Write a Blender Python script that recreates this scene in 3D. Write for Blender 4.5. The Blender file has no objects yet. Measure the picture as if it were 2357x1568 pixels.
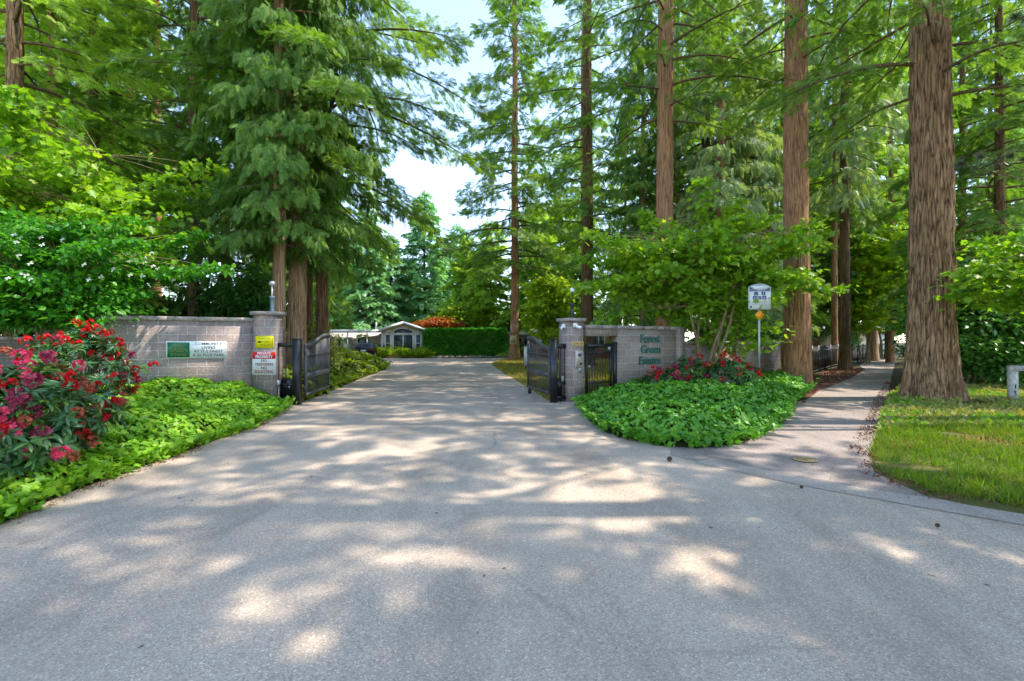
import bpy, math, random
import numpy as np
from mathutils import Vector, Matrix

R = math.radians
SC = bpy.context.scene
COL = SC.collection

# ------------------------------------------------------------------ camera, sky, sun, exposure
EYE = 1.65
cam_d = bpy.data.cameras.new("camera")
cam = bpy.data.objects.new("camera", cam_d)
COL.objects.link(cam)
cam.location = (0, 0, EYE)
cam.rotation_euler = (R(90), 0, 0)
cam_d.sensor_width = 36
cam_d.lens = 17.0
cam_d.clip_start = 0.05
cam_d.clip_end = 2000
SC.camera = cam

SUN_EL, SUN_BACK = 54.0, 1.0          # elevation; degrees behind the picture's right hand side
sun_v = Vector((math.cos(R(SUN_BACK)) * math.cos(R(SUN_EL)), math.sin(R(SUN_BACK)) * math.cos(R(SUN_EL)), math.sin(R(SUN_EL))))
world = bpy.data.worlds.new("World")
SC.world = world
world.use_nodes = True
wn = world.node_tree
sky = wn.nodes.new("ShaderNodeTexSky")
sky.sky_type = 'NISHITA'
sky.sun_disc = False
sky.sun_elevation = R(SUN_EL)
sky.sun_rotation = R(90 - SUN_BACK)
sky.air_density = 1.0
sky.dust_density = 0.15
sky.ozone_density = 2.5
wn.nodes["Background"].inputs[1].default_value = 0.15
hs = wn.nodes.new("ShaderNodeHueSaturation")
hs.inputs["Saturation"].default_value = 0.88
wn.links.new(sky.outputs[0], hs.inputs["Color"])
wn.links.new(hs.outputs[0], wn.nodes["Background"].inputs[0])
sl = bpy.data.lights.new("sun", 'SUN')
sl.energy = 2.3
sl.angle = R(0.53)
sl.color = (1.0, 0.92, 0.81)
so = bpy.data.objects.new("sun", sl)
COL.objects.link(so)
so.location = (30, 10, 40)
so.rotation_euler = sun_v.to_track_quat('Z', 'Y').to_euler()
SC.view_settings.view_transform = 'Standard'
SC.view_settings.look = 'None'
SC.view_settings.gamma = 1
SC.view_settings.exposure = 1.95
cy = SC.cycles
cy.max_bounces = 9
cy.diffuse_bounces = 5
cy.glossy_bounces = 2
cy.transmission_bounces = 7
cy.transparent_max_bounces = 6
cy.caustics_reflective = False
cy.caustics_refractive = False
cy.sample_clamp_indirect = 6

F = 1113.0            # focal length in the pixels of a 2357 wide view of the photograph
def G(x, y):          # ground point seen at (x, y)
    Y = EYE * F / (y - 784.0)
    return ((x - 1178.5) / F * Y, Y)
def PX(x, Y):
    return (x - 1178.5) / F * Y
def PZ(y, Y):
    return EYE + (784.0 - y) / F * Y

# ------------------------------------------------------------------ materials
MATS = {}
def nodes(name):
    m = bpy.data.materials.new(name)
    m.use_nodes = True
    nt = m.node_tree
    return m, nt, nt.nodes["Principled BSDF"]
def N(nt, t, **kw):
    n = nt.nodes.new(t)
    for k, v in kw.items():
        setattr(n, k, v)
    return n
def ramp(nt, fac, stops, interp='LINEAR'):
    r = N(nt, "ShaderNodeValToRGB")
    r.color_ramp.interpolation = interp
    el = r.color_ramp.elements
    while len(el) < len(stops):
        el.new(0.5)
    for e, (p, c) in zip(el, stops):
        e.position = p
        e.color = (*c, 1) if len(c) == 3 else c
    nt.links.new(fac, r.inputs[0])
    return r.outputs[0]
def noise(nt, vec, scale, detail=4, rough=0.55, dist=0):
    n = N(nt, "ShaderNodeTexNoise")
    n.inputs["Scale"].default_value = scale
    n.inputs["Detail"].default_value = detail
    n.inputs["Roughness"].default_value = rough
    n.inputs["Distortion"].default_value = dist
    if vec is not None:
        nt.links.new(vec, n.inputs["Vector"])
    return n.outputs["Fac"]
def mapping(nt, vec, scale=(1, 1, 1), loc=(0, 0, 0), rot=(0, 0, 0)):
    n = N(nt, "ShaderNodeMapping")
    n.inputs["Scale"].default_value = scale
    n.inputs["Location"].default_value = loc
    n.inputs["Rotation"].default_value = rot
    nt.links.new(vec, n.inputs["Vector"])
    return n.outputs[0]
def coord(nt, what="Object"):
    return N(nt, "ShaderNodeTexCoord").outputs[what]
def mix(nt, fac, a, b, mode='MIX'):
    n = N(nt, "ShaderNodeMix", data_type='RGBA', blend_type=mode)
    if isinstance(fac, (int, float)):
        n.inputs[0].default_value = fac
    else:
        nt.links.new(fac, n.inputs[0])
    for i, v in ((6, a), (7, b)):
        if isinstance(v, tuple):
            n.inputs[i].default_value = (*v, 1) if len(v) == 3 else v
        else:
            nt.links.new(v, n.inputs[i])
    return n.outputs[2]
def mth(nt, op, a, b=0.0, clamp=False):
    n = N(nt, "ShaderNodeMath", operation=op, use_clamp=clamp)
    for i, v in ((0, a), (1, b)):
        if isinstance(v, (int, float)):
            n.inputs[i].default_value = v
        else:
            nt.links.new(v, n.inputs[i])
    return n.outputs[0]
def bump(nt, bsdf, height, strength=0.5, dist=0.02):
    b = N(nt, "ShaderNodeBump")
    b.inputs["Strength"].default_value = strength
    b.inputs["Distance"].default_value = dist
    nt.links.new(height, b.inputs["Height"])
    nt.links.new(b.outputs[0], bsdf.inputs["Normal"])
def setp(b, rough=0.6, spec=0.4, metal=0.0):
    b.inputs["Roughness"].default_value = rough
    b.inputs["Specular IOR Level"].default_value = spec
    b.inputs["Metallic"].default_value = metal

def paint(name, c, rough=0.5, metal=0.0, vary=0.12, sc=6.0, spec=0.4):
    m, nt, b = nodes(name)
    setp(b, rough, spec, metal)
    n = noise(nt, coord(nt), sc, 5)
    d = tuple(max(0, v * (1 - vary * 1.6)) for v in c)
    l = tuple(min(1, v * (1 + vary)) for v in c)
    nt.links.new(ramp(nt, n, [(0.3, d), (0.7, l)]), b.inputs["Base Color"])
    n2 = noise(nt, coord(nt), sc * 9, 3)
    bump(nt, b, n2, 0.08, 0.01)
    MATS[name] = m
    return m

def leafmat(name, cols, trans=0.35, rough=0.5, spec=0.25, gain=1.0, tint=None):
    """per leaf random tone + tone attribute along a ramp of colours, part of the light passes through"""
    m, nt, b = nodes(name)
    setp(b, rough, spec)
    cols = [(min(0.8, c[0] * gain * (1.06 if gain > 1 else 1)), min(0.8, c[1] * gain * (0.99 if gain > 1 else 1)), min(0.8, c[2] * gain)) for c in cols]
    g = N(nt, "ShaderNodeNewGeometry")
    at = N(nt, "ShaderNodeAttribute", attribute_name="tone")
    f = mth(nt, 'ADD', mth(nt, 'MULTIPLY', g.outputs["Random Per Island"], 0.45), mth(nt, 'MULTIPLY', at.outputs["Fac"], 0.55))
    c = ramp(nt, f, [(i / (len(cols) - 1), k) for i, k in enumerate(cols)])
    nt.links.new(c, b.inputs["Base Color"])
    t = N(nt, "ShaderNodeBsdfTranslucent")
    tc = mix(nt, 1.0, c, tint or (1.42, 1.5, 0.42), 'MULTIPLY')
    nt.links.new(tc, t.inputs[0])
    ms = N(nt, "ShaderNodeMixShader")
    ms.inputs[0].default_value = trans
    nt.links.new(b.outputs[0], ms.inputs[1])
    nt.links.new(t.outputs[0], ms.inputs[2])
    nt.links.new(ms.outputs[0], nt.nodes["Material Output"].inputs[0])
    MATS[name] = m
    return m

def barkmat(name, dark, mid, light, sx=13, sz=1.6, moss=0.0, strength=0.9, dist=0.05):
    m, nt, b = nodes(name)
    setp(b, 0.92, 0.15)
    mid, light = ((c[0] * 1.68, c[1] * 1.48, c[2] * 1.12) for c in (mid, light))
    v = mapping(nt, coord(nt), (sx, sx, sz))
    n1 = noise(nt, v, 1.0, 7, 0.62, 0.4)
    n2 = noise(nt, mapping(nt, coord(nt), (sx * 2.7, sx * 2.7, sz * 2.2)), 1.0, 5, 0.7)
    wv = N(nt, "ShaderNodeTexVoronoi", feature='DISTANCE_TO_EDGE')
    wv.inputs["Scale"].default_value = 1.0
    ds = N(nt, "ShaderNodeTexNoise")
    ds.inputs["Scale"].default_value = 0.9
    ds.inputs["Detail"].default_value = 5
    v3 = mapping(nt, coord(nt), (sx * 0.8, sx * 0.8, sz * 0.5))
    nt.links.new(v3, ds.inputs["Vector"])
    nt.links.new(mix(nt, 0.9, v3, ds.outputs["Color"], 'ADD'), wv.inputs["Vector"])
    fu = ramp(nt, wv.outputs["Distance"], [(0.0, (0, 0, 0)), (0.22, (0.8, 0.8, 0.8)), (0.5, (1, 1, 1))])
    h = mth(nt, 'ADD', mth(nt, 'MULTIPLY', fu, 0.20), mth(nt, 'ADD', mth(nt, 'MULTIPLY', n1, 0.50), mth(nt, 'MULTIPLY', n2, 0.34)))
    c = ramp(nt, h, [(0.36, dark), (0.48, mid), (0.62, light), (0.78, tuple(min(0.8, x * 1.3) for x in light))])
    big = noise(nt, mapping(nt, coord(nt), (1.3, 1.3, .45)), 1.0, 3)
    c = mix(nt, ramp(nt, big, [(0.42, (0, 0, 0)), (0.68, (0.55, 0.55, 0.55))]), c, mix(nt, 0.6, c, (0.16, 0.085, 0.045)))
    if moss:
        mo = noise(nt, mapping(nt, coord(nt), (4, 4, 1.2)), 1.0, 6, 0.65)
        c = mix(nt, ramp(nt, mo, [(0.56, (0, 0, 0)), (0.72, (moss, moss, moss))]), c, (0.13, 0.125, 0.045))
    nt.links.new(c, b.inputs["Base Color"])
    bump(nt, b, h, strength, dist)
    MATS[name] = m
    return m

def asphalt(name, base, warm, patch_dark=0.8):
    m, nt, b = nodes(name)
    setp(b, 0.88, 0.25)
    co = coord(nt)
    vo = N(nt, "ShaderNodeTexVoronoi")
    vo.inputs["Scale"].default_value = 125
    nt.links.new(co, vo.inputs["Vector"])
    sp = N(nt, "ShaderNodeSeparateColor")
    nt.links.new(vo.outputs["Color"], sp.inputs[0])
    grain = ramp(nt, sp.outputs[0], [(0.0, tuple(x * 0.55 for x in base)), (0.25, tuple(x * 0.84 for x in base)), (0.75, base), (0.93, tuple(x * 1.25 for x in base)), (1.0, tuple(min(.9, x * 1.6) for x in warm))])
    big = noise(nt, co, 0.35, 5, 0.6)
    c = mix(nt, ramp(nt, big, [(0.35, (0, 0, 0)), (0.7, (0.6, 0.6, 0.6))]), grain, mix(nt, 0.65, grain, warm))
    mid = noise(nt, mapping(nt, co, (1.0, 0.45, 1)), 1.6, 6, 0.65)
    c = mix(nt, 1.0, c, ramp(nt, mid, [(0.3, (patch_dark,) * 3), (0.7, (1.1, 1.1, 1.1))]), 'MULTIPLY')
    oil = noise(nt, mapping(nt, co, (0.9, 0.22, 1)), 1.1, 5, 0.6, 0.3)
    c = mix(nt, 1.0, c, ramp(nt, oil, [(0.34, (0.80, 0.79, 0.78)), (0.5, (1.0, 1.0, 1.0)), (0.68, (1.07, 1.06, 1.05))]), 'MULTIPLY')
    # hairline cracks and dark spots of dirt
    wv = N(nt, "ShaderNodeTexVoronoi", feature='DISTANCE_TO_EDGE')
    wv.inputs["Scale"].default_value = 0.33
    ds = N(nt, "ShaderNodeTexNoise")
    ds.inputs["Scale"].default_value = 1.3
    ds.inputs["Detail"].default_value = 6
    nt.links.new(co, ds.inputs["Vector"])
    nt.links.new(mix(nt, 0.25, co, ds.outputs["Color"]), wv.inputs["Vector"])
    cr = ramp(nt, wv.outputs["Distance"], [(0.0, (1, 1, 1)), (0.006, (0, 0, 0))])
    gate = ramp(nt, noise(nt, co, 0.22, 2), [(0.44, (0, 0, 0)), (0.58, (0.28, 0.28, 0.28))])
    c = mix(nt, mix(nt, 1.0, cr, gate, 'MULTIPLY'), c, (0.03, 0.03, 0.03))
    spot = noise(nt, mapping(nt, co, (1.3, 1, 1)), 9, 2, 0.4)
    c = mix(nt, ramp(nt, spot, [(0.74, (0, 0, 0)), (0.78, (0.75, 0.75, 0.75))]), c, (0.035, 0.03, 0.028))
    nt.links.new(c, b.inputs["Base Color"])
    bump(nt, b, sp.outputs[0], 0.35, 0.006)
    MATS[name] = m
    return m

def ground(name, cols, sc=1.2, bscale=40):
    m, nt, b = nodes(name)
    setp(b, 0.95, 0.1)
    co = coord(nt)
    n = noise(nt, co, sc, 8, 0.7)
    c = ramp(nt, n, [(0.28 + 0.44 * i / (len(cols) - 1), k) for i, k in enumerate(cols)])
    f = noise(nt, co, bscale, 4, 0.7)
    c = mix(nt, 1.0, c, ramp(nt, f, [(0.3, (0.55, 0.55, 0.55)), (0.7, (1.3, 1.3, 1.3))]), 'MULTIPLY')
    nt.links.new(c, b.inputs["Base Color"])
    bump(nt, b, f, 0.6, 0.03)
    MATS[name] = m
    return m

def blockmat(name, c1, c2, mortar, w=0.4, h=0.2):
    m, nt, b = nodes(name)
    setp(b, 0.93, 0.15)
    co = coord(nt)
    s = N(nt, "ShaderNodeSeparateXYZ")
    nt.links.new(co, s.inputs[0])
    cb = N(nt, "ShaderNodeCombineXYZ")
    nt.links.new(mth(nt, 'ADD', s.outputs[0], s.outputs[1]), cb.inputs[0])
    nt.links.new(s.outputs[2], cb.inputs[1])
    br = N(nt, "ShaderNodeTexBrick")
    br.inputs["Scale"].default_value = 1.0
    br.inputs["Brick Width"].default_value = w
    br.inputs["Row Height"].default_value = h
    br.inputs["Mortar Size"].default_value = 0.008
    br.inputs["Mortar Smooth"].default_value = 0.25
    br.inputs["Bias"].default_value = -0.1
    br.inputs["Color1"].default_value = (*c1, 1)
    br.inputs["Color2"].default_value = (*c2, 1)
    br.inputs["Mortar"].default_value = (*mortar, 1)
    nt.links.new(cb.outputs[0], br.inputs["Vector"])
    n1 = noise(nt, co, 22, 7, 0.72)
    n2 = noise(nt, co, 1.1, 4, 0.6)
    n3 = noise(nt, co, 75, 3, 0.6)
    c = mix(nt, 1.0, br.outputs["Color"], ramp(nt, n1, [(0.3, (0.62, 0.62, 0.62)), (0.7, (1.28, 1.26, 1.24))]), 'MULTIPLY')
    c = mix(nt, ramp(nt, n2, [(0.45, (0, 0, 0)), (0.75, (0.5, 0.5, 0.5))]), c, mix(nt, 0.5, c, (0.10, 0.085, 0.07)))
    # pale lime runs
    n4 = noise(nt, mapping(nt, co, (3.2, 3.2, 0.55)), 1.0, 5, 0.6)
    c = mix(nt, ramp(nt, n4, [(0.68, (0, 0, 0)), (0.78, (0.5, 0.5, 0.5))]), c, (0.42, 0.41, 0.40))
    nt.links.new(c, b.inputs["Base Color"])
    inv = mth(nt, 'SUBTRACT', 1.0, br.outputs["Fac"])
    hh = mth(nt, 'ADD', mth(nt, 'MULTIPLY', inv, 0.55), mth(nt, 'ADD', mth(nt, 'MULTIPLY', n1, 0.8), mth(nt, 'MULTIPLY', n3, 0.25)))
    bump(nt, b, hh, 0.9, 0.03)
    MATS[name] = m
    return m

def siding(name, c, pitch=0.14):
    m, nt, b = nodes(name)
    setp(b, 0.6, 0.3)
    co = coord(nt)
    s = N(nt, "ShaderNodeSeparateXYZ")
    nt.links.new(co, s.inputs[0])
    fr = mth(nt, 'FRACT', mth(nt, 'DIVIDE', s.outputs[2], pitch))
    n = noise(nt, co, 3, 4)
    cc = ramp(nt, n, [(0.3, tuple(x * 0.9 for x in c)), (0.7, c)])
    cc = mix(nt, ramp(nt, fr, [(0.0, (0.45,) * 3), (0.10, (0, 0, 0))]), cc, tuple(x * 0.55 for x in c))
    nt.links.new(cc, b.inputs["Base Color"])
    bump(nt, b, fr, 0.6, 0.02)
    MATS[name] = m
    return m

def glassmat(name):
    m, nt, b = nodes(name)
    setp(b, 0.06, 0.6)
    n = noise(nt, coord(nt), 1.3, 3)
    nt.links.new(ramp(nt, n, [(0.35, (0.03, 0.04, 0.05)), (0.65, (0.10, 0.12, 0.13))]), b.inputs["Base Color"])
    MATS[name] = m
    return m

asphalt("asphalt_old", (0.485, 0.385, 0.29), (0.51, 0.40, 0.30), 0.88)
asphalt("asphalt_drive", (0.43, 0.343, 0.262), (0.47, 0.365, 0.27), 0.82)
asphalt("asphalt_path", (0.31, 0.256, 0.22), (0.37, 0.285, 0.235), 0.78)
asphalt("concrete", (0.44, 0.365, 0.30), (0.475, 0.385, 0.305), 0.86)
ground("soil", [(0.030, 0.024, 0.016), (0.075, 0.055, 0.035), (0.055, 0.065, 0.022), (0.11, 0.08, 0.05)], 0.9)
ground("bed_soil", [(0.012, 0.016, 0.007), (0.03, 0.04, 0.012)], 3)
ground("lawn", [(0.10, 0.115, 0.02), (0.19, 0.17, 0.035), (0.24, 0.21, 0.06)], 0.5, 60)
ground("litter_ground", [(0.07, 0.038, 0.025), (0.17, 0.085, 0.055), (0.24, 0.14, 0.09)], 2.0, 55)
ground("verge", [(0.16, 0.095, 0.06), (0.12, 0.13, 0.03), (0.22, 0.15, 0.09)], 1.8, 70)
blockmat("block", (0.30, 0.24, 0.21), (0.40, 0.32, 0.29), (0.60, 0.55, 0.50))
blockmat("block_dim", (0.28, 0.225, 0.185), (0.36, 0.295, 0.25), (0.50, 0.46, 0.42))
paint("coping", (0.33, 0.28, 0.25), 0.95, 0, 0.3, 14)
paint("black_metal", (0.014, 0.015, 0.018), 0.38, 0.0, 0.4, 5, 0.5)
paint("gate_grey", (0.085, 0.088, 0.092), 0.42, 0.3, 0.25, 5, 0.5)
paint("galvanised", (0.42, 0.43, 0.45), 0.45, 0.6, 0.12, 10)
paint("white", (0.78, 0.79, 0.80), 0.5, 0, 0.05, 5)
paint("signwhite", (0.74, 0.77, 0.80), 0.4, 0, 0.04, 4)
paint("offwhite", (0.66, 0.63, 0.58), 0.6, 0, 0.1, 5)
paint("cream_sign", (0.62, 0.57, 0.30), 0.5, 0, 0.06)
paint("pink_sign", (0.62, 0.38, 0.30), 0.5, 0, 0.06)
paint("sign_green", (0.008, 0.16, 0.075), 0.4, 0, 0.05)
paint("dim_gold", (0.20, 0.21, 0.05), 0.5)
paint("ink", (0.022, 0.022, 0.03), 0.5)
paint("red_sign", (0.68, 0.022, 0.018), 0.4, 0, 0.05)
paint("crimson_ink", (0.30, 0.012, 0.045), 0.5)
paint("yellow_sign", (0.85, 0.74, 0.008), 0.4, 0, 0.04)
paint("olive_ink", (0.24, 0.20, 0.01), 0.5)
paint("letter_green", (0.006, 0.115, 0.085), 0.35, 0, 0.2, 12)
paint("brass", (0.60, 0.40, 0.11), 0.35, 0.6, 0.2, 20)
paint("beige_box", (0.50, 0.44, 0.36), 0.45, 0, 0.08)
paint("sign_blue", (0.02, 0.07, 0.27), 0.4, 0, 0.1)
paint("sign_purple", (0.045, 0.04, 0.22), 0.4, 0, 0.1)
paint("amber", (0.90, 0.33, 0.012), 0.3, 0, 0.05)
paint("greyline", (0.38, 0.36, 0.36), 0.5)
paint("hydrant_red", (0.52, 0.018, 0.015), 0.4, 0, 0.15)
paint("car_paint", (0.014, 0.014, 0.02), 0.15, 0.2, 0.1, 2, 0.6)
paint("rubber", (0.015, 0.015, 0.015), 0.8)
paint("tail_red", (0.35, 0.01, 0.01), 0.2)
paint("chrome", (0.5, 0.5, 0.52), 0.2, 0.9)
siding("beige_siding", (0.86, 0.69, 0.47))
siding("white_siding", (0.74, 0.73, 0.70))
siding("pink_siding", (0.70, 0.43, 0.31))
siding("grey_siding", (0.58, 0.54, 0.46))
paint("roof_grey", (0.25, 0.25, 0.27), 0.85, 0, 0.2, 9)
paint("roof_white", (0.66, 0.64, 0.62), 0.6, 0, 0.1, 4)
paint("brick_red", (0.33, 0.09, 0.05), 0.9, 0, 0.25, 14)
paint("wood_weathered", (0.50, 0.50, 0.47), 0.85, 0, 0.22, 9)
paint("manhole_yellow", (0.40, 0.27, 0.12), 0.7, 0, 0.25, 30)
paint("cone_brown", (0.11, 0.06, 0.035), 0.9, 0, 0.4, 40)
paint("stone", (0.20, 0.18, 0.16), 0.95, 0, 0.35, 6)
paint("lamp_glass", (0.75, 0.75, 0.72), 0.2, 0, 0.03)
paint("verdigris", (0.12, 0.19, 0.22), 0.5, 0.2, 0.25, 12)
glassmat("glass")
barkmat("bark_fir", (0.030, 0.021, 0.016), (0.16, 0.105, 0.075), (0.27, 0.195, 0.145), 15, 2.3, 0.5, 1.0, 0.09)
barkmat("bark_red", (0.055, 0.034, 0.024), (0.20, 0.115, 0.078), (0.285, 0.18, 0.125), 26, 1.8, 0.12, 0.8, 0.04)
barkmat("bark_cedar", (0.065, 0.044, 0.034), (0.20, 0.135, 0.10), (0.30, 0.22, 0.175), 30, 1.0, 0.15, 0.7, 0.03)
barkmat("bark_dark", (0.022, 0.016, 0.011), (0.085, 0.056, 0.038), (0.14, 0.098, 0.07), 18, 1.6, 0.3, 0.8, 0.05)
barkmat("stem_bark", (0.05, 0.045, 0.028), (0.115, 0.10, 0.065), (0.19, 0.17, 0.115), 30, 4, 0.3, 0.6, 0.01)
barkmat("limb_bark", (0.028, 0.022, 0.016), (0.07, 0.055, 0.038), (0.12, 0.095, 0.07), 30, 6, 0.2, 0.4, 0.01)

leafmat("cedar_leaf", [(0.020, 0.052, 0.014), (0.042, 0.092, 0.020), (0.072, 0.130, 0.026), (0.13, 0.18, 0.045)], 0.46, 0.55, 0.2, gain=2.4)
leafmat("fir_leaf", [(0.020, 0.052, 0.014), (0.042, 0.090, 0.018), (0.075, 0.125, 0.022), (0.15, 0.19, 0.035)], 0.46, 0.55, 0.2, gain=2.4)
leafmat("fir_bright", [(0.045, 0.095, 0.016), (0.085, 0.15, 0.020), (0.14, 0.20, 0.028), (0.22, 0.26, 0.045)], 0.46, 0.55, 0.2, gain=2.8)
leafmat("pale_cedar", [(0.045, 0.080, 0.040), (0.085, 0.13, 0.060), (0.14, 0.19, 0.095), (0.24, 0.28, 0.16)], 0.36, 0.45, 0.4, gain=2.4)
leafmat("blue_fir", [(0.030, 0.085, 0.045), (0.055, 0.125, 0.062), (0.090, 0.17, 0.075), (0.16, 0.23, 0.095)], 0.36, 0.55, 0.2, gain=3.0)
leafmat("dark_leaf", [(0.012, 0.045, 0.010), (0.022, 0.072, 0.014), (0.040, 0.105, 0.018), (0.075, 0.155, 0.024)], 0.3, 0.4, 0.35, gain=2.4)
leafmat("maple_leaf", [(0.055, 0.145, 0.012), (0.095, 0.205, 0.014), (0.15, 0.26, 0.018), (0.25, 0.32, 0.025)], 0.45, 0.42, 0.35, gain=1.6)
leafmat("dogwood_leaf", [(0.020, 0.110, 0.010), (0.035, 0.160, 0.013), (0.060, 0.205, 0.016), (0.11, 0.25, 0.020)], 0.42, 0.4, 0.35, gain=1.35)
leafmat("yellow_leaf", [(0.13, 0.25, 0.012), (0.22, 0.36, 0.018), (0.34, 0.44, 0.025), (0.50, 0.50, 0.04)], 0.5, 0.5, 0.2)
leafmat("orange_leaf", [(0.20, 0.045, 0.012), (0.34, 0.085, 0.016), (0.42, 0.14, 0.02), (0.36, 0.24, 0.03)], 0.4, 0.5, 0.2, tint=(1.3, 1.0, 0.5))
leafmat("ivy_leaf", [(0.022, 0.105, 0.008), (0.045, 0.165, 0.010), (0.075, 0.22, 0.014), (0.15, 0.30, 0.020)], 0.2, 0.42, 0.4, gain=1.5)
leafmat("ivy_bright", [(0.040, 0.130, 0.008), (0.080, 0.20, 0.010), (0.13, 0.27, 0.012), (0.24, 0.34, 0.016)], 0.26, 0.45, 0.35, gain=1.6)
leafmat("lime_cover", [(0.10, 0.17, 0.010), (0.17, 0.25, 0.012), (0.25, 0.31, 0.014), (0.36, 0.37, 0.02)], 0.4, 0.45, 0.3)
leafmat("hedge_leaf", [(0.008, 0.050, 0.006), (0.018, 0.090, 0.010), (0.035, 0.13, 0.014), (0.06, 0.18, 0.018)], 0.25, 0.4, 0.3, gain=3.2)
leafmat("rhodo_leaf", [(0.020, 0.070, 0.028), (0.035, 0.105, 0.036), (0.065, 0.155, 0.035), (0.15, 0.25, 0.030)], 0.18, 0.32, 0.5, gain=1.25)
leafmat("grass_blade", [(0.055, 0.115, 0.010), (0.10, 0.19, 0.012), (0.16, 0.25, 0.016), (0.26, 0.30, 0.035)], 0.4, 0.5, 0.2)
leafmat("pale_weed", [(0.15, 0.17, 0.030), (0.25, 0.26, 0.06), (0.36, 0.34, 0.14), (0.48, 0.45, 0.25)], 0.35, 0.5, 0.2)
leafmat("dry_grass", [(0.22, 0.17, 0.03), (0.32, 0.26, 0.05), (0.42, 0.34, 0.09)], 0.35, 0.6, 0.2)
leafmat("litter_leaf", [(0.07, 0.03, 0.018), (0.15, 0.065, 0.04), (0.24, 0.12, 0.075), (0.32, 0.20, 0.13)], 0.1, 0.8, 0.1, tint=(1, .8, .5))
leafmat("petal_red", [(0.30, 0.006, 0.012), (0.58, 0.012, 0.018), (0.78, 0.03, 0.035)], 0.3, 0.5, 0.2, tint=(1.2, .7, .7))
leafmat("petal_pink", [(0.55, 0.025, 0.075), (0.75, 0.06, 0.14), (0.85, 0.16, 0.26)], 0.3, 0.5, 0.2, tint=(1.2, .7, .8))
leafmat("petal_purple", [(0.13, 0.012, 0.028), (0.26, 0.03, 0.065), (0.42, 0.075, 0.13)], 0.25, 0.55, 0.2, tint=(1.2, .7, .8))
leafmat("petal_brown", [(0.24, 0.045, 0.025), (0.40, 0.11, 0.06), (0.55, 0.22, 0.13)], 0.2, 0.7, 0.1, tint=(1.2, .8, .6))
leafmat("petal_white", [(0.55, 0.58, 0.42), (0.72, 0.73, 0.62), (0.80, 0.80, 0.74)], 0.3, 0.5, 0.2, tint=(1, 1, .9))
leafmat("needle", [(0.05, 0.085, 0.055), (0.09, 0.13, 0.085), (0.15, 0.19, 0.13)], 0.25, 0.4, 0.3)
leafmat("bud_orange", [(0.45, 0.10, 0.02), (0.60, 0.18, 0.04)], 0.1, 0.5, 0.2, tint=(1, .8, .5))
M = MATS

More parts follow.
